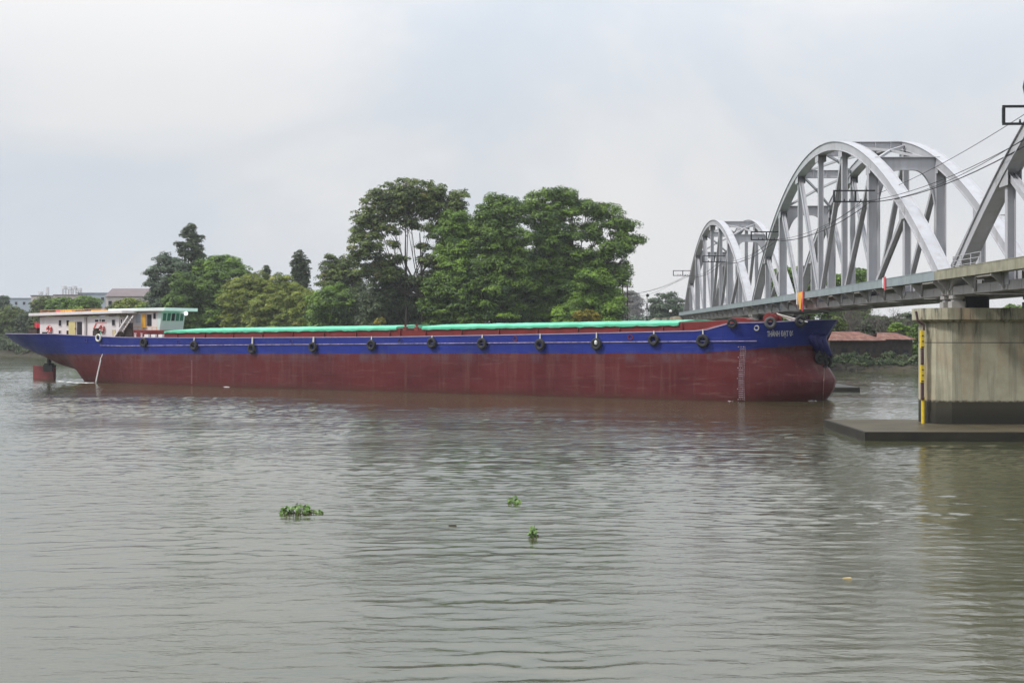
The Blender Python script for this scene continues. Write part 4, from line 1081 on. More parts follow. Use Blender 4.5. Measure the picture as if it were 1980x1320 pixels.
def tree(label, d, lobes, pal, leaf=.55, dens=1.0, trunks=None, bark='bark', cat='tree', name='tree', group=TG, clump=None, seed=None, branch=True, gap=0.0, droop=0.0, up=.5, limb=(.25, .8), tr=.016):
    """lobes in photo pixels (x, y, rx, ry[, depth offset m]) at distance d -> real 3D lobes"""
    k = d/F; L3 = []; skirt = group == TG or 'bamboo' in group or 'behind' in group
    leaf *= .8
    if skirt and lobes[0][1] > 0 and not trunks or 'bamboo' in name:
        xa_ = min(l[0]-l[2]*.7 for l in lobes); xb_ = max(l[0]+l[2]*.7 for l in lobes); yb_ = max(l[1]+l[3]*.5 for l in lobes); w_ = (xb_-xa_)/2
        lobes = list(lobes)
        yy_ = yb_
        while yy_ < 640:
            for q in (-.55, 0, .55): lobes.append(((xa_+xb_)/2+q*w_, yy_, w_*.5, 15))
            yy_ += 20
    seed = seed if seed is not None else int(lobes[0][0]*7+d)
    rg = random.Random(seed)
    for i, l in enumerate(lobes):
        dd = l[4] if len(l) > 4 else rg.uniform(-1, 1)*min(l[2], l[3])*k*.7
        p = at(l[0], l[1], d); rx, rz = l[2]*k*1.03, l[3]*k*1.04
        L3.append((p.x, d+dd, p.z, rx, max(1.2, (rx+rz)/2*.95), rz))
    cxm = sum(l[0]*l[3] for l in L3)/sum(l[3] for l in L3)
    bx = trunks[0][0] if trunks else None
    base = Vector(((bx-CX)*k if bx else cxm, d, 0)); base.z = ground_z(base.x, d) - .2
    root = empty(name, base)
    crown = leaves_mesh('crown', [(a-base.x, b-base.y, c-base.z, e, f, g) for a, b, c, e, f, g in L3], LM[pal], root, leaf, dens, clump, up, seed, droop, gap=gap)
    m = MB(); tops = sorted(L3, key=lambda l: -l[2])
    H = max(l[2] for l in L3) - base.z
    tl = trunks or [(None, None)]
    r0 = max(.12, H*tr)
    for ti, t in enumerate(tl):
        x0 = ((t[0]-CX)*k - base.x) if t[0] else 0
        xt = tops[0][0]-base.x if len(t) < 2 or t[1] is None else (t[1]-CX)*k - base.x
        ht = H*.9 if len(t) < 3 else (HY - t[2])*k + CZ - base.z
        pts = []; rs = []
        for q in range(7):
            f = q/6; pts.append((x0+(xt-x0)*f**1.5+rg.uniform(-.12, .12), rg.uniform(-.2, .2), ht*f)); rs.append(r0*(1-.75*f))
        m.tube(pts, rs, 8)
        if branch:
            for l in L3:
                if len(tl) > 1 and (L3.index(l) % len(tl)) != ti: continue
                zf = max(limb[0], min(limb[1], (l[2]-base.z)/H*.62)); i0 = int(zf*6); p = Vector(pts[i0]); q = Vector((l[0]-base.x, l[1]-base.y, l[2]-base.z))
                mid = p.lerp(q, .5) + Vector((0, 0, -.04*H+rg.uniform(-.3, .3))); m.tube([p, mid, q], [r0*.4, r0*.26, r0*.1], 6)
                for _ in range(4):
                    e = q + Vector((rg.uniform(-1, 1)*l[3], rg.uniform(-1, 1)*l[4], rg.uniform(-.2, .9)*l[5]))*.8
                    m.tube([mid.lerp(q, rg.uniform(.2, .9)), e], [r0*.14, r0*.05], 5)
    m.build('trunk', M[bark], root, fixn=False)
    tag(root, label, cat, group)
    return root

D1 = 268
# tall open-crowned tree
tree('tallest tree, olive domed crown with sky showing between its bare branches', D1+4,
     [(790,372,66,26),(740,396,44,30),(845,392,48,34),(705,430,30,28),(870,425,34,32),(790,405,62,24),(712,478,34,24),(698,500,20,14),(748,508,34,14),(692,452,14,16),(735,440,26,22),(862,475,30,30),(848,515,28,20),
      (895,378,9,10),(888,398,10,14),(788,436,30,10),(760,474,14,8),(818,478,14,9),(835,445,18,18),(720,520,26,12),(885,450,20,26),(760,446,18,10),(828,505,20,12),(756,532,28,16),(802,545,28,14),(775,500,12,7)],
     'olive', .50, 1.15, [(785, 784, 440), (818, 812, 450)], 'bark', clump=1.0, seed=5, limb=(.5, .72), tr=.011, gap=.16)
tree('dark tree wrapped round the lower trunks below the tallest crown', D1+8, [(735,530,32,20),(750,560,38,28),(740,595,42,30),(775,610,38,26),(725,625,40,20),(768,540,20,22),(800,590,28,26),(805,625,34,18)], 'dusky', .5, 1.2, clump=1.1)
tree('mid green tree with a small pointed head between the tallest tree and the broad ones', D1-2, [(878,425,32,16),(868,450,30,20),(900,455,28,24),(880,480,34,22),(862,500,22,16),(905,500,30,26),(885,530,34,22)], 'bright', .5, 1.2, clump=1.3)
tree('low dark green tree filling in under the mid green crown', D1-4, [(850,560,36,24),(890,575,36,30),(860,605,40,26),(905,615,30,24),(830,590,24,20)], 'deep', .5, 1.1)
tree('broad tree with a flat pale green top left of the broadest crown', D1-3, [(965,392,36,10),(950,412,28,16),(985,410,32,18),(935,440,28,20),(975,445,34,22),(925,475,22,20),(960,480,36,24),(1000,470,30,24),(940,515,32,22),(985,520,36,26),(930,550,30,24),(970,560,36,26),(1010,550,30,26),(945,595,36,26),(990,600,36,26),(965,540,40,60),(950,450,30,40)],
     'deep', .5, 1.25, [(960, 965)], clump=1.5)
tree('broadest and densest tree crown, dark green, highest of the right group', D1+2, [(1065,380,40,12),(1030,395,22,14),(1100,385,34,14),(1045,420,40,24),(1090,415,36,22),(1135,405,36,18),(1170,412,34,18),(1195,440,28,20),(1150,450,30,20),(1095,458,38,24),(1050,470,36,26),(1210,470,22,14),(1228,470,14,10),(1185,485,34,22),(1215,442,16,14),
      (1140,500,36,22),(1095,505,34,26),(1045,520,34,26),(1200,520,18,18),(1180,535,26,24),(1130,540,36,24),(1085,550,34,26),(1040,565,34,26),(1075,595,36,26),(1030,605,30,22),(1205,540,14,14),(1085,520,45,55),(1060,430,34,34)],
     'deep', .5, 1.2, [(1110, 1105)], clump=1.55, seed=21)
tree('rounded lower tree leaning in front of the broadest crown', D1-6, [(1150,535,30,16),(1125,555,26,18),(1165,560,30,20),(1185,580,22,20),(1110,590,28,20),(1150,590,36,24),(1185,605,24,20),(1095,612,28,18),(1135,618,34,16)], 'bright', .48, 1.2, clump=1.35)
tree('small yellow leaved shrub at the foot of the broad trees', D1-9, [(1133,608,22,9),(1120,615,16,9),(1146,616,16,9)], 'yellow', .4, 1.2, name='shrub', cat='shrub', group='shrubs along the far bank')
tree('small bright yellow shrub just above the green tarpaulin', D1-8, [(736,622,9,8)], 'yellow', .35, 1.3, name='shrub', cat='shrub', group='shrubs along the far bank')
tree('flat pale green shrub low between the broad trees', D1-9, [(985,612,22,5)], 'fresh', .35, 1.1, name='shrub', cat='shrub', group='shrubs along the far bank')
tree('fresh green shrub at the foot of the tree with the split head', 285, [(612,625,12,9),(605,632,10,7)], 'fresh', .35, 1.1, name='shrub', cat='shrub', group='shrubs along the far bank')
D2 = 300
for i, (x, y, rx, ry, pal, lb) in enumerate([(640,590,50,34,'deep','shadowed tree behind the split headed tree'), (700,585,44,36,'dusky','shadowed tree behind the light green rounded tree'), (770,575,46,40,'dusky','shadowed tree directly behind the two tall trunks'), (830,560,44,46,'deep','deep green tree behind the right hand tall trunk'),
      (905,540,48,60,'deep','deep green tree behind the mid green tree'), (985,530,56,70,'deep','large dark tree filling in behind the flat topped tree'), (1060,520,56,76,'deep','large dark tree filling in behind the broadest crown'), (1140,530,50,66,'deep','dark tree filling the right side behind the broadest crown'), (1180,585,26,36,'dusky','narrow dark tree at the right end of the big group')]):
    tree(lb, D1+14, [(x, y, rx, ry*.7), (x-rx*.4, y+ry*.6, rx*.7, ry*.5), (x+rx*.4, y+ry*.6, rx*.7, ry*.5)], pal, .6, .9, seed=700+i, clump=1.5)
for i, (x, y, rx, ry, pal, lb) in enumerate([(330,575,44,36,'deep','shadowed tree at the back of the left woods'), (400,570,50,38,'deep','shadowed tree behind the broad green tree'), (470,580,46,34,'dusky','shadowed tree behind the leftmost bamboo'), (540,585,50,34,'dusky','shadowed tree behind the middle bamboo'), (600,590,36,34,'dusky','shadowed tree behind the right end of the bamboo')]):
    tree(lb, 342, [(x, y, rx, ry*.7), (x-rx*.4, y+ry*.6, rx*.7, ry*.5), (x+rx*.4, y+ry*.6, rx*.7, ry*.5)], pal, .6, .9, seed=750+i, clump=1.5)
tree('tree with a darker split head left of the tallest tree', D2, [(640,505,16,10),(672,508,18,16),(655,528,30,18),(632,525,12,16),(690,530,18,18),(640,550,30,20),(680,560,32,22)], 'olive', .5, 1.2, clump=1.1)
tree('light green rounded tree left of the dark lower trunks', D2-8, [(650,575,36,22),(690,590,30,22),(630,600,30,22),(670,615,42,20),(705,615,24,22),(620,620,24,16)], 'bright', .5, 1.2, clump=1.1)
# bamboo mass: separate clumps
bam = [(462,560,34,30,'leftmost and widest yellow green bamboo clump behind the ship'), (500,545,36,26,'tallest rounded yellow green bamboo clump'), (540,548,34,26,'yellow green bamboo clump right of the tallest bamboo'), (575,572,30,28,'darker yellow green bamboo clump beside the split-headed tree'),
       (520,590,40,30,'low yellow green bamboo clump in the middle of the bamboo'), (600,585,22,28,'narrow yellow green bamboo clump at the right end of the bamboo'), (560,612,36,20,'shadowed bamboo clump at the foot of the bamboo thicket')]
for i, (x, y, rx, ry, lb) in enumerate(bam):
    tree(lb, 312-i*1.5, [(x, y, rx*.8, ry*.75), (x-rx*.55, y+ry*.5, rx*.6, ry*.6), (x+rx*.5, y+ry*.55, rx*.6, ry*.6), (x, y+ry*.9, rx*.8, ry*.6)], 'bamboo', .42, 1.1, [(x-4,), (x+5,), (x,)], branch=False, name='bamboo', cat='bamboo', group='bamboo clumps on the far bank', clump=1.1, droop=.12, seed=300+i)
tree('small round dark tree poking up above the bamboo', 335, [(580,497,12,11),(574,512,14,12),(590,512,12,14),(582,528,18,12)], 'dusky', .5, 1.2)
tree('tiny pointed dark treetop between the bamboo and the left trees', 345, [(515,518,4,6),(515,528,7,8)], 'dusky', .4, 1.2)
D3 = 325
tree('tall narrow dark tree standing above the left woods', D3+4, [(371,440,9,8),(360,452,12,10),(375,460,16,10),(357,475,16,10),(380,478,13,10),(368,492,22,10),(385,500,14,10),(350,490,8,7),(370,520,24,18)], 'dusky', .5, 1.3, [(369, 370)], clump=1.0)
tree('bluish green leaning tree at the left end of the woods', D3-3, [(325,505,26,14),(300,525,20,12),(340,525,28,18),(293,545,14,14),(320,555,30,20),(300,575,22,16),(340,585,30,20)], 'blue', .5, 1.2, clump=1.1)
tree('broad green tree right of the narrow dark one', D3, [(430,510,34,14),(400,520,26,18),(460,525,26,16),(425,535,34,18),(470,535,18,12),(395,550,28,20)], 'bright', .5, 1.2, clump=1.1)
tree('deep green tree in front of the narrow dark one', D3-8, [(355,545,26,18),(390,560,30,20),(350,580,30,22),(400,595,34,24),(360,612,34,18),(435,590,22,26),(420,615,30,18)], 'deep', .5, 1.2, clump=1.1)
for i, (x, y, rx, ry, pal, d, lb) in enumerate([(120,586,36,11,'bright',400,'low green tree behind the deckhouse roof'), (165,584,34,11,'bright',395,'low green tree right of the first behind the deckhouse'), (86,588,30,15,'olive',405,'olive low tree behind the ship stern'), (150,600,12,7,'fresh',380,'bright green bush behind the orange roof boxes'),
      (250,586,32,9,'bamboo',350,'yellowish bushy tree before the grey roofed house'), (285,598,26,16,'bamboo',345,'yellowish tree at the left foot of the woods'), (225,596,24,8,'olive',352,'olive bush below the grey roofed house'), (5,580,14,10,'blue',470,'hazy treetop at the left photo edge'), (20,612,30,22,'olive',420,'olive tree on the bank left of the stern'), (-8,640,30,34,'deep',425,'dark tree at the left edge of the photo'), (55,622,28,20,'dusky',415,'dusky tree just behind the stern'), (28,655,30,18,'dusky',416,'dusky bush near the water left of the stern')]):
    tree(lb, d, [(x-rx*.4, y+2, rx*.55, ry*.8), (x+rx*.4, y+1, rx*.55, ry*.8), (x, y, rx*.6, ry), (x, y+ry, rx*.9, ry*.8)], pal, .5, 1.1, seed=500+i, group='low trees behind the ship stern')
tree('layered cedar-like tree beside the far end of the bridge', 430, [(1290,572,20,5),(1272,582,16,5),(1305,583,22,6),(1285,594,28,7),(1265,600,16,6),(1310,600,26,9),(1285,612,36,8)], 'blue', .7, 1.1, clump=1.6)
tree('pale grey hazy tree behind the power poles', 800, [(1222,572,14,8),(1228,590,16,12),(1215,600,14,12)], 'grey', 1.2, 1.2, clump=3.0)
for i, (x, y, rx, ry, lb) in enumerate([(1515,530,30,22,'green tree seen through the far half of the middle arch'), (1555,528,26,22,'second green tree seen through the middle arch'), (1610,540,30,18,'lower green tree behind the middle arch'), (1665,530,24,16,'green tree seen between the posts beside the portal frame'), (1640,560,40,14,'low bushes seen just above the deck of the middle span')]):
    tree(lb, 300+i*4, [(x-rx*.4, y+6, rx*.6, ry*.7), (x+rx*.4, y+4, rx*.6, ry*.7), (x, y, rx*.6, ry*.7), (x, y+ry, rx, ry), (x, y+ry*2.2, rx*.9, ry)], 'bright', .5, 1.1, seed=600+i, group='trees behind the bridge')
# right bank foliage near the huts
tree('light green leafy shrub between the hut roof and the pier', 238, [(1738,632,13,7),(1725,637,9,5),(1752,640,10,8)], 'fresh', .38, 1.2, name='shrub', cat='shrub', group='shrubs by the huts')
tree('dark green tree pressed against the near pier', 236, [(1775,625,10,12),(1770,645,14,12),(1778,665,12,16),(1765,680,10,12),(1785,640,16,26)], 'deep', .4, 1.2, group='trees by the huts')
tree('green shrub behind the ship stem', 239, [(1618,622,14,7),(1612,634,12,7),(1630,632,9,6)], 'olive', .38, 1.2, name='shrub', cat='shrub', group='shrubs by the huts')
tree('dark trees filling the bank under the bridge', 262, [(1640,632,40,14),(1700,628,40,16),(1750,622,30,16),(1590,640,40,14),(1800,630,30,20)], 'dusky', .5, 1.1, group='trees by the huts')
for i, (x, y, rx, ry, lb) in enumerate([(1880,622,60,22,'dense trees on the bank seen beside the pier cap'), (1960,600,30,14,'green treetop seen under the nearest span')]):
    tree(lb, 300+i*10, [(x-rx*.4, y+4, rx*.6, ry*.8), (x+rx*.4, y+4, rx*.6, ry*.8), (x, y, rx*.6, ry*.8)], 'deep', .5, 1.0, seed=650+i, group='trees by the huts')
# bare thicket
def bare(x, d, h, label, seed, bark='palebark', n=5, spread=.5):
    rg = random.Random(seed); base = Vector(((x-CX)/F*d, d, 0)); base.z = ground_z(base.x, d)-.1
    root = empty('bare_tree', base); tr = MB(); tw = MB()
    def grow(p, dr, L_, r, lev, m):
        q = p + dr*L_; m.tube([p, p.lerp(q, .5)+Vector((rg.gauss(0, .06), rg.gauss(0, .06), 0))*L_, q], [r, r*.8, r*.6], 5, False)
        if lev == 0: return
        for _ in range(3 if lev > 1 else 4):
            nd = (dr + Vector((rg.gauss(0, spread), rg.gauss(0, spread), rg.gauss(.15, .25)))).normalized()
            grow(p.lerp(q, rg.uniform(.5, 1)), nd, L_*rg.uniform(.5, .75), r*.55, lev-1, tw)
    for _ in range(n):
        grow(Vector((rg.uniform(-1, 1), rg.uniform(-.6, .6), 0)), Vector((rg.gauss(0, .2), rg.gauss(0, .1), 1)).normalized(), h*rg.uniform(.4, .55), .11, 4, tr)
    tr.build('trunk', M[bark], root, fixn=False); tw.build('twigs', M[bark] if bark != 'palebark' else M['twig'], root, fixn=False)
    return tag(root, label, 'tree', 'bare trees behind the huts')
M['twig'] = mat('bare_twigs', (.13, .115, .105), .9, 0, .3)
bare(1640, 243, 9.5, 'pale forked bare trunks left behind the rusty roof', 1, n=5, spread=.35)
bare(1662, 244, 9.5, 'pale slanting bare trunks above the middle of the rusty roof', 2, n=5, spread=.35)
bare(1705, 246, 9, 'grey leafless thicket above the second hut', 3, 'twig', 5, .6)
bare(1735, 247, 9, 'grey leafless thicket between the huts and the pier', 4, 'twig', 5, .6)
bare(1760, 248, 8.5, 'grey leafless thicket nearest the pier', 5, 'twig', 4, .6)

# ------------------------------------------------------------------ huts and bank
def hut(x0, x1, yr0, yr1, yw, yb, d, label, slope=1, back=7.0):
    k = d/F; X0, X1 = (x0-CX)*k, (x1-CX)*k; W = X1-X0
    zr, ze, zw = (CZ+(HY-yr0)*k), (CZ+(HY-yr1)*k), (CZ+(HY-yb)*k)
    root = empty('riverside_hut', (X0, d, 0))
    rf = MB(); n = int(W/.32)
    vs = []
    for i in range(n+1):
        x = -.5 + (W+1)*i/n; dz = .05*(i % 2)
        xr = W*(.14 + .5*i/n)
        vs += [(x, -.9, ze+dz), (xr, back*.5, zr+dz*.5), (x, -.9, ze+dz-.05), (xr, back*.5, zr+dz*.5-.05)]
    rf.add(vs, [(4*i, 4*i+4, 4*i+5, 4*i+1) for i in range(n)] + [(4*i+2, 4*i+3, 4*i+7, 4*i+6) for i in range(n)] + [(4*i, 4*i+2, 4*i+6, 4*i+4) for i in range(n)])
    rf.build('roof', M['rust'], root, fixn=False)
    bf = MB(); bf.hexa([(W*.14, back*.5, zr-.05), (W*.64, back*.5, zr-.05), (W+.4, back+.6, ze-.1), (-.4, back+.6, ze-.1)], [(W*.14, back*.5, zr+.0), (W*.64, back*.5, zr+.0), (W+.4, back+.6, ze-.05), (-.4, back+.6, ze-.05)])
    bf.build('back_roof', M['rust'], root)
    wl = MB(); wl.box(0, W, .0, back, zw, ze-.1); b = int(W/.25)
    for i in range(b): wl.box(W*i/b, W*i/b+.06, -.03, .0, zw+.02, ze-.12)
    wl.build('wall', M['wood'], root)
    rg = random.Random(int(x0))
    xx = .5
    while xx < W-1.2:
        ww = rg.uniform(.5, 1.3); lo = rg.choice((.9, 1.1, .1)); f = MB().box(xx, xx+ww, -.07, -.03, zw+lo, zw+1.95).build('door' if lo < .5 else 'window', M['bark'], root); MB().box(xx+.07, xx+ww-.07, -.09, -.07, zw+lo+.07, zw+1.88).build('pane', M['dark'], f)
        xx += ww+rg.uniform(.5, 2.2)
    for i in range(int(W/1.3)+1):
        MB().tube([(i*1.3, -.1, -1), (i*1.3+rg.uniform(-.1, .1), -.1, zw)], .09, 6).build('stilt', M['palebark'] if i % 3 == 0 else M['wood'], root)
    fl_ = MB().box(-.2, W+.2, -1.0, back, zw-.12, zw).build('floor_platform', M['wood'], root)
    pr_ = MB()
    for i in range(int(W/.9)+1): pr_.tube([(i*.9, -.95, zw), (i*.9, -.95, zw+.85)], .03, 5)
    pr_.tube([(-.1, -.95, zw+.85), (W+.1, -.95, zw+.85)], .03, 5); pr_.build('porch_rail', M['wood'], root)
    return tag(root, label, 'hut', 'huts on the bank beyond the bow')
hut(1604, 1706, 641, 658, 690, 693, 229, 'longer dark hut with a rusty red roof just beyond the ship bow')
hut(1697, 1764, 643, 656, 690, 695, 231.5, 'dark hut with a rusty red roof close to the near pier')
rw = MB(); rg = random.Random(9)
for i in range(1300):
    x = rg.uniform(40, 98); y = shore(x)+rg.uniform(-.2, 5.5); r = rg.uniform(.2, .62); z = ground_z(x, y)-.1
    pts = [(x+r*rg.uniform(.7, 1)*sx, y+r*rg.uniform(.6, 1)*sy, z+r*.7*sz) for sx in (-1, 1) for sy in (-1, 1) for sz in (-1, 1)]
    rw.add(pts, [(0,1,3,2), (4,6,7,5), (0,4,5,1), (2,3,7,6), (0,2,6,4), (1,5,7,3)])
tag(rw.build('bank_rubble', M['stone'], bevel=0), 'grey broken stones piled along the water edge below the huts', 'rubble', None, 'stuff')
lobes = []
for x in np.arange(44, 96, 2.2): yo = rg.uniform(1.5, 3.6); lobes.append((x, shore(x)+yo, ground_z(x, shore(x)+yo)+.25, 1.5, .9, rg.uniform(.4, .8))); yo = rg.uniform(4, 6.5); lobes.append((x+1, shore(x)+yo, 1.7+rg.uniform(-.2, .6), 1.5, 1.0, rg.uniform(.5, 1.3)))
o = leaves_mesh('undergrowth', lobes, LM['dusky'], None, .3, 1.0, .6, seed=91); tag(o, 'dark scrub along the foot of the bank under the huts', 'scrub', None, 'stuff')
lobes = []
for x in np.arange(-300, 44, 4.0): lobes.append((x, shore(x)+5, 2.4+rg.uniform(-.4, 1.2), 3.2, 1.8, rg.uniform(1.4, 2.6)))
o = leaves_mesh('undergrowth', lobes, LM['dusky'], None, .5, .8, 1.2, seed=92); tag(o, 'low dark scrub along the far bank behind the ship', 'scrub', None, 'stuff')
lobes = []
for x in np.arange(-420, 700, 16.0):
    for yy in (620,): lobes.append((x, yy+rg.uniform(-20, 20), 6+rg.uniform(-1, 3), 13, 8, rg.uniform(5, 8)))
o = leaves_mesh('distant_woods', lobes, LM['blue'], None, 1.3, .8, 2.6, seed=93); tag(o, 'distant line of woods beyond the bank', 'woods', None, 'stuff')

# ------------------------------------------------------------------ far buildings and tanks
def building(x0, x1, y0, yb, d, label, wallm, roof='flat', dep=14, roofm='roofgrey', wins=0):
    k = d/F; X0, X1 = (x0-CX)*k, (x1-CX)*k; W = X1-X0; H = CZ+(HY-y0)*k
    root = empty('building', (X0, d, 0))
    hw = H if roof == 'flat' else H-3.2
    MB().box(0, W, 0, dep, 1, hw).build('wall', M[wallm], root)
    if roof == 'flat': MB().box(-.3, W+.3, -.3, dep+.3, hw, hw+.35).build('roof', M[roofm], root)
    else:
        g = MB(); g.prism([(-.6, hw), (dep+.6, hw), (dep/2, H)], 'x', -.5, W+.5) if roof == 'ridge_x' else g.prism([(-.6, hw), (W*.25, H), (W+.6, H-.6), (W+.6, hw)], 'y', -.5, dep+.5)
        g.build('roof', M[roofm], root)
    for i in range(wins):
        xx = W*(i+.5)/wins; f = MB().box(xx-.7, xx+.7, -.06, 0, hw-3.2, hw-1.6).build('window', M['bldg_blue'], root); MB().box(xx-.6, xx+.6, -.09, -.06, hw-3.1, hw-1.7).build('pane', M['dark'], f)
    return tag(root, label, 'building', 'buildings behind the ship stern')
building(104, 150, 571, 640, 520, 'pale flat roofed building with steel tanks on top', 'bldg', wins=4)
building(150, 208, 567, 640, 530, 'bluish grey building between the tanks and the grey roofed house', 'bldg_blue', 'flat', roofm='bldg_blue', wins=3)
b = building(205, 300, 556, 640, 470, 'pale house with a long grey pitched roof left of the woods', 'bldg', 'ridge_x', dep=18, wins=6)
building(8, 70, 577, 640, 640, 'low bluish shed at the left edge of the photo', 'bldg_blue', 'flat', roofm='bldg_blue', wins=4)
building(60, 90, 572, 640, 600, 'small pale building left of the steel tanks', 'bldg', 'flat', wins=2)
def tank(x, ytop, d, r, h, label, legs=True):
    p = at(x, ytop, d); root = empty('water_tank', (p.x, d+5, p.z-h-2.2))
    MB().tube([(0, 0, 2.2), (0, 0, 2.2+h)], r, 14).build('tank', M['tank'], root, smooth=False)
    l = MB()
    for a in range(4): l.tube([(math.cos(a*1.57+.8)*r*.8, math.sin(a*1.57+.8)*r*.8, -1), (math.cos(a*1.57+.8)*r*.7, math.sin(a*1.57+.8)*r*.7, 2.2)], .1, 5)
    l.build('stand', M['steel_edge'], root)
    return tag(root, label, 'water tank', 'steel water tanks on the roofs')
for x, y, r, h, lb in ((84, 554, .9, 3.2, 'tall narrow steel tank standing alone at the left'), (116, 552, 1.1, 1.3, 'first small steel tank in the rooftop row'), (127, 554, 1.0, 1.2, 'second small steel tank in the rooftop row'), (136, 552, 1.1, 1.3, 'third small steel tank in the rooftop row'), (146, 556, 1.0, 1.2, 'last small steel tank in the rooftop row'), (71, 563, 1.2, 1.2, 'low steel tank on the small pale building')):
    tank(x, y, 520 if x > 90 else 600, r, h, lb)
# power poles & signal mast at the far end of the bridge
def pole(x, d, ytop, label, arms=2):
    b = Vector(((x-CX)/F*d, d, 2)); H = CZ+(HY-ytop)/F*d-2
    root = empty('power_pole', b); MB().tube([(0, 0, 0), (0, 0, H)], [.22, .14], 8).build('pole', M['wood'], root)
    for a in range(arms):
        z = H-.5-a*1.7; m = MB().box(-1.4, 1.4, -.08, .08, z-.08, z+.08)
        for q in (-1.2, -.5, .5, 1.2): m.lathe((q, 0, z+.08), [(.05, 0), (.09, .1), (.04, .28)], 6)
        m.build('crossarm', M['wood'], root)
    return tag(root, label, 'power pole', 'power poles by the far end of the bridge')
pole(1204, 290, 549, 'left of two power poles at the edge of the broad trees', 3); pole(1213, 292, 551, 'right of two power poles at the edge of the broad trees', 3)
ms_ = empty('signal_mast', ((1251-CX)/F*285, 285, 2)); Hm = CZ+(HY-574)/F*285-2
for i in range(9):
    MB().tube([(0, 0, Hm*i/9), (0, 0, Hm*(i+1)/9-.002)], .16, 8).build('band', M['dark_steel'] if i % 2 else M['paint_white'], ms_)
MB().lathe((.15, 0, Hm+.35), [(.03, -.4), (.3, -.25), (.4, 0), (.3, .25), (.03, .4)], 12).build('ball', M['dark'], ms_)
MB().box(-.1, .1, -.1, .1, Hm, Hm+.1).build('cap', M['dark'], ms_)
tag(ms_, 'black and white banded signal mast with a dark ball on top', 'signal mast')
lp = empty('globe_lamp', ((1296.5-CX)/F*262, 262, 2)); Hm = CZ+(HY-604)/F*262-2
MB().tube([(0, 0, 0), (0, 0, Hm)], .07, 8).build('post', M['dark_steel'], lp); MB().lathe((0, 0, Hm+.25), [(.03, -.33), (.25, -.2), (.34, 0), (.25, .22), (.03, .33)], 12).build('globe', M['paint_white'], lp, smooth=True)
tag(lp, 'white globe lamp on a short post by the bridge end', 'lamp')

# ------------------------------------------------------------------ floating plants and flotsam
def hyacinth(x, y, wpx, label, seed, n=26, h=.28):
    d = F*CZ/(y-HY); rg = random.Random(seed); p = at(x, y, d); root = empty('water_hyacinth', (p.x, p.y, 0)); w_ = wpx*d/F
    lv = MB(); stm = MB()
    for i in range(n):
        a = rg.uniform(-w_/2, w_/2); b_ = rg.gauss(0, .16); hh = rg.uniform(.1, 1)*h*(1-(abs(a)/w_)**1.4); t = rg.uniform(0, 6.28); ln = rg.uniform(.03, .12)
        q = Vector((a+math.cos(t)*ln, b_+math.sin(t)*ln, hh)); stm.tube([(a, b_, -.02), q], [.012, .008], 5, False)
        r = rg.uniform(.04, .085); nrm = Vector((math.cos(t)*.7, math.sin(t)*.7-.3, .9)).normalized(); u = nrm.cross(Vector((0, 0, 1))).normalized(); v_ = nrm.cross(u)
        ring_ = [q + u*(r*math.cos(k*.785)) + v_*(r*1.25*math.sin(k*.785)) for k in range(8)]
        lv.add(ring_ + [q - nrm*r*.25], [(k, (k+1) % 8, 8) for k in range(8)])
    lv.build('leaves', mat('hyacinth_leaf', (.085, .17, .03), .45, 0, .6, 9, False, (.16, .12, .04), .7), root, fixn=False); stm.build('stems', mat('hyacinth_stem', (.14, .22, .05)), root, fixn=False)
    rt = MB()
    for i in range(n//3): a = rg.uniform(-w_*.5, w_*.55); rt.lathe((a, rg.gauss(0, .1), -.02), [(.07, 0), (.09, .02), (.03, .05)], 7)
    rt.build('roots', mat('hyacinth_root', (.05, .035, .02), .8), root)
    return tag(root, label, 'water plant', 'floating plants on the river')
hyacinth(572, 992, 54, 'largest floating water hyacinth clump left of the centre', 1, 75, .32)
hyacinth(608, 991, 26, 'brownish trailing tail of the largest floating clump', 2, 12, .1)
hyacinth(992, 973, 26, 'small round floating green clump at the centre', 3, 22, .24)
hyacinth(1033, 1038, 14, 'narrow upright floating green plant nearest the camera', 4, 24, .36)
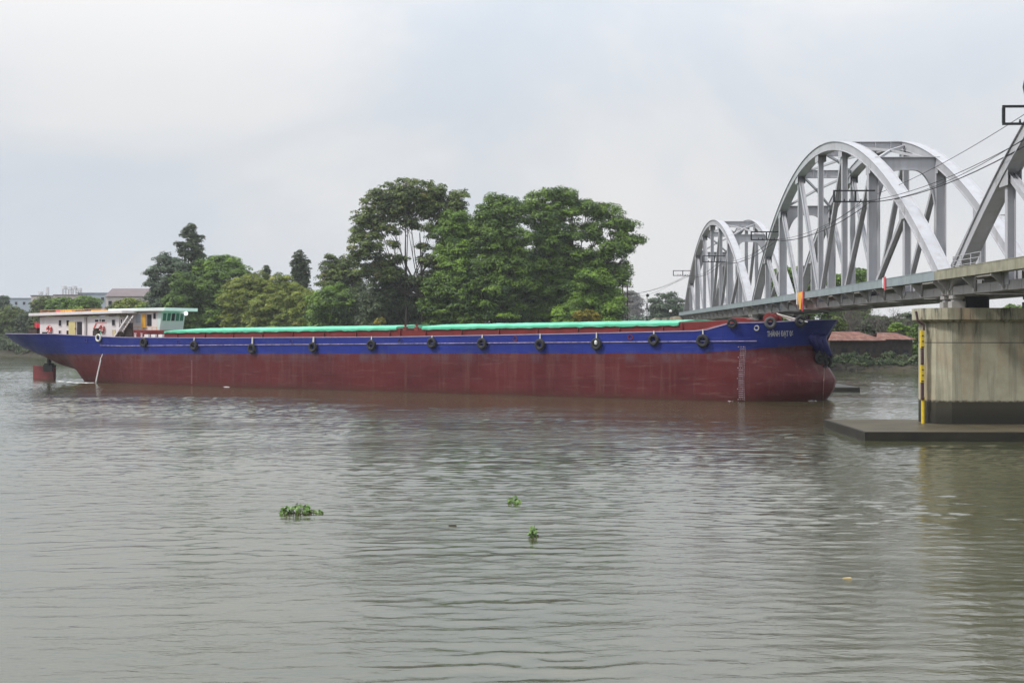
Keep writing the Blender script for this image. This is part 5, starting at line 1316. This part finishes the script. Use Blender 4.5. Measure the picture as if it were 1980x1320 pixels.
def litter(x, y, label, mt, sz):
    d = F*CZ/(y-HY); p = at(x, y, d); r = MB(); r.hexa([(-sz, -.03, -.01), (sz, -.05, -.01), (sz*.8, .05, -.01), (-sz*.9, .04, -.01)], [(-sz*.9, -.02, .03), (sz*.7, -.03, .05), (sz*.6, .03, .04), (-sz*.8, .02, .02)])
    tag(r.build('driftwood', mt, loc=(p.x, p.y, 0), bevel=.01), label, 'flotsam', 'bits drifting on the river')
litter(1638, 1118, 'pale yellow scrap drifting alone at the lower right', mat('scrap', (.5, .38, .2)), .13)
litter(875, 1016, 'dark stick drifting left of the small plants', M['wood'], .15)
litter(838, 1005, 'small olive leaf scrap drifting left of the dark stick', mat('scrapg', (.16, .17, .05)), .10)

# foreground twig reaching in at the right edge
tw = empty('leafy_twig', (4.2, 9.4, 9.6)); tp = at(1984, 150, 9.4)
tw.location = tp
MB().tube([(.9, 0, .9), (.4, 0, .55), (.06, 0, .3), (.03, 0, -.05)], [.02, .014, .008, .004], 6).build('twig', M['bark'], tw)
lv = MB()
for (a, b_, c_, l_, w_) in ((0, 0, .06, .26, .022), (.05, .02, .0, .25, .04), (.12, -.02, .2, .25, .04), (.22, .03, .3, .22, .05), (.35, 0, .4, .25, .05)):
    q = Vector((a, b_, c_)); lv.add([q, q+Vector((-w_, .01, -l_*.5)), q+Vector((0, 0, -l_)), q+Vector((w_, -.01, -l_*.5)), q+Vector((0, .02, -l_*.5))], [(0, 1, 4), (1, 2, 4), (2, 3, 4), (3, 0, 4)])
lv.build('leaves', mat('near_leaf', (.10, .20, .04), .5), tw, fixn=False)
tag(tw, 'green hanging leaves at the upper right photo edge', 'twig')

# ------------------------------------------------------------------ haze
hz = MB().box(-3000, 3000, -320, 7200, -3, 52).build('haze', None)
hz.data.materials.clear()
hm = bpy.data.materials.new('haze_air'); hm.use_nodes = True; nt = hm.node_tree
for nd in list(nt.nodes):
    if nd.type == 'BSDF_PRINCIPLED': nt.nodes.remove(nd)
pv = nt.nodes.new('ShaderNodeVolumePrincipled'); pv.inputs['Density'].default_value = .00017; pv.inputs['Color'].default_value = (.93, .96, 1, 1); pv.inputs['Anisotropy'].default_value = .2
nt.links.new(pv.outputs[0], nt.nodes['Material Output'].inputs['Volume']); hz.data.materials.append(hm)
tag(hz, 'thin pale haze in the air', 'haze', None, 'stuff')
print('LEAVES', NLEAF)
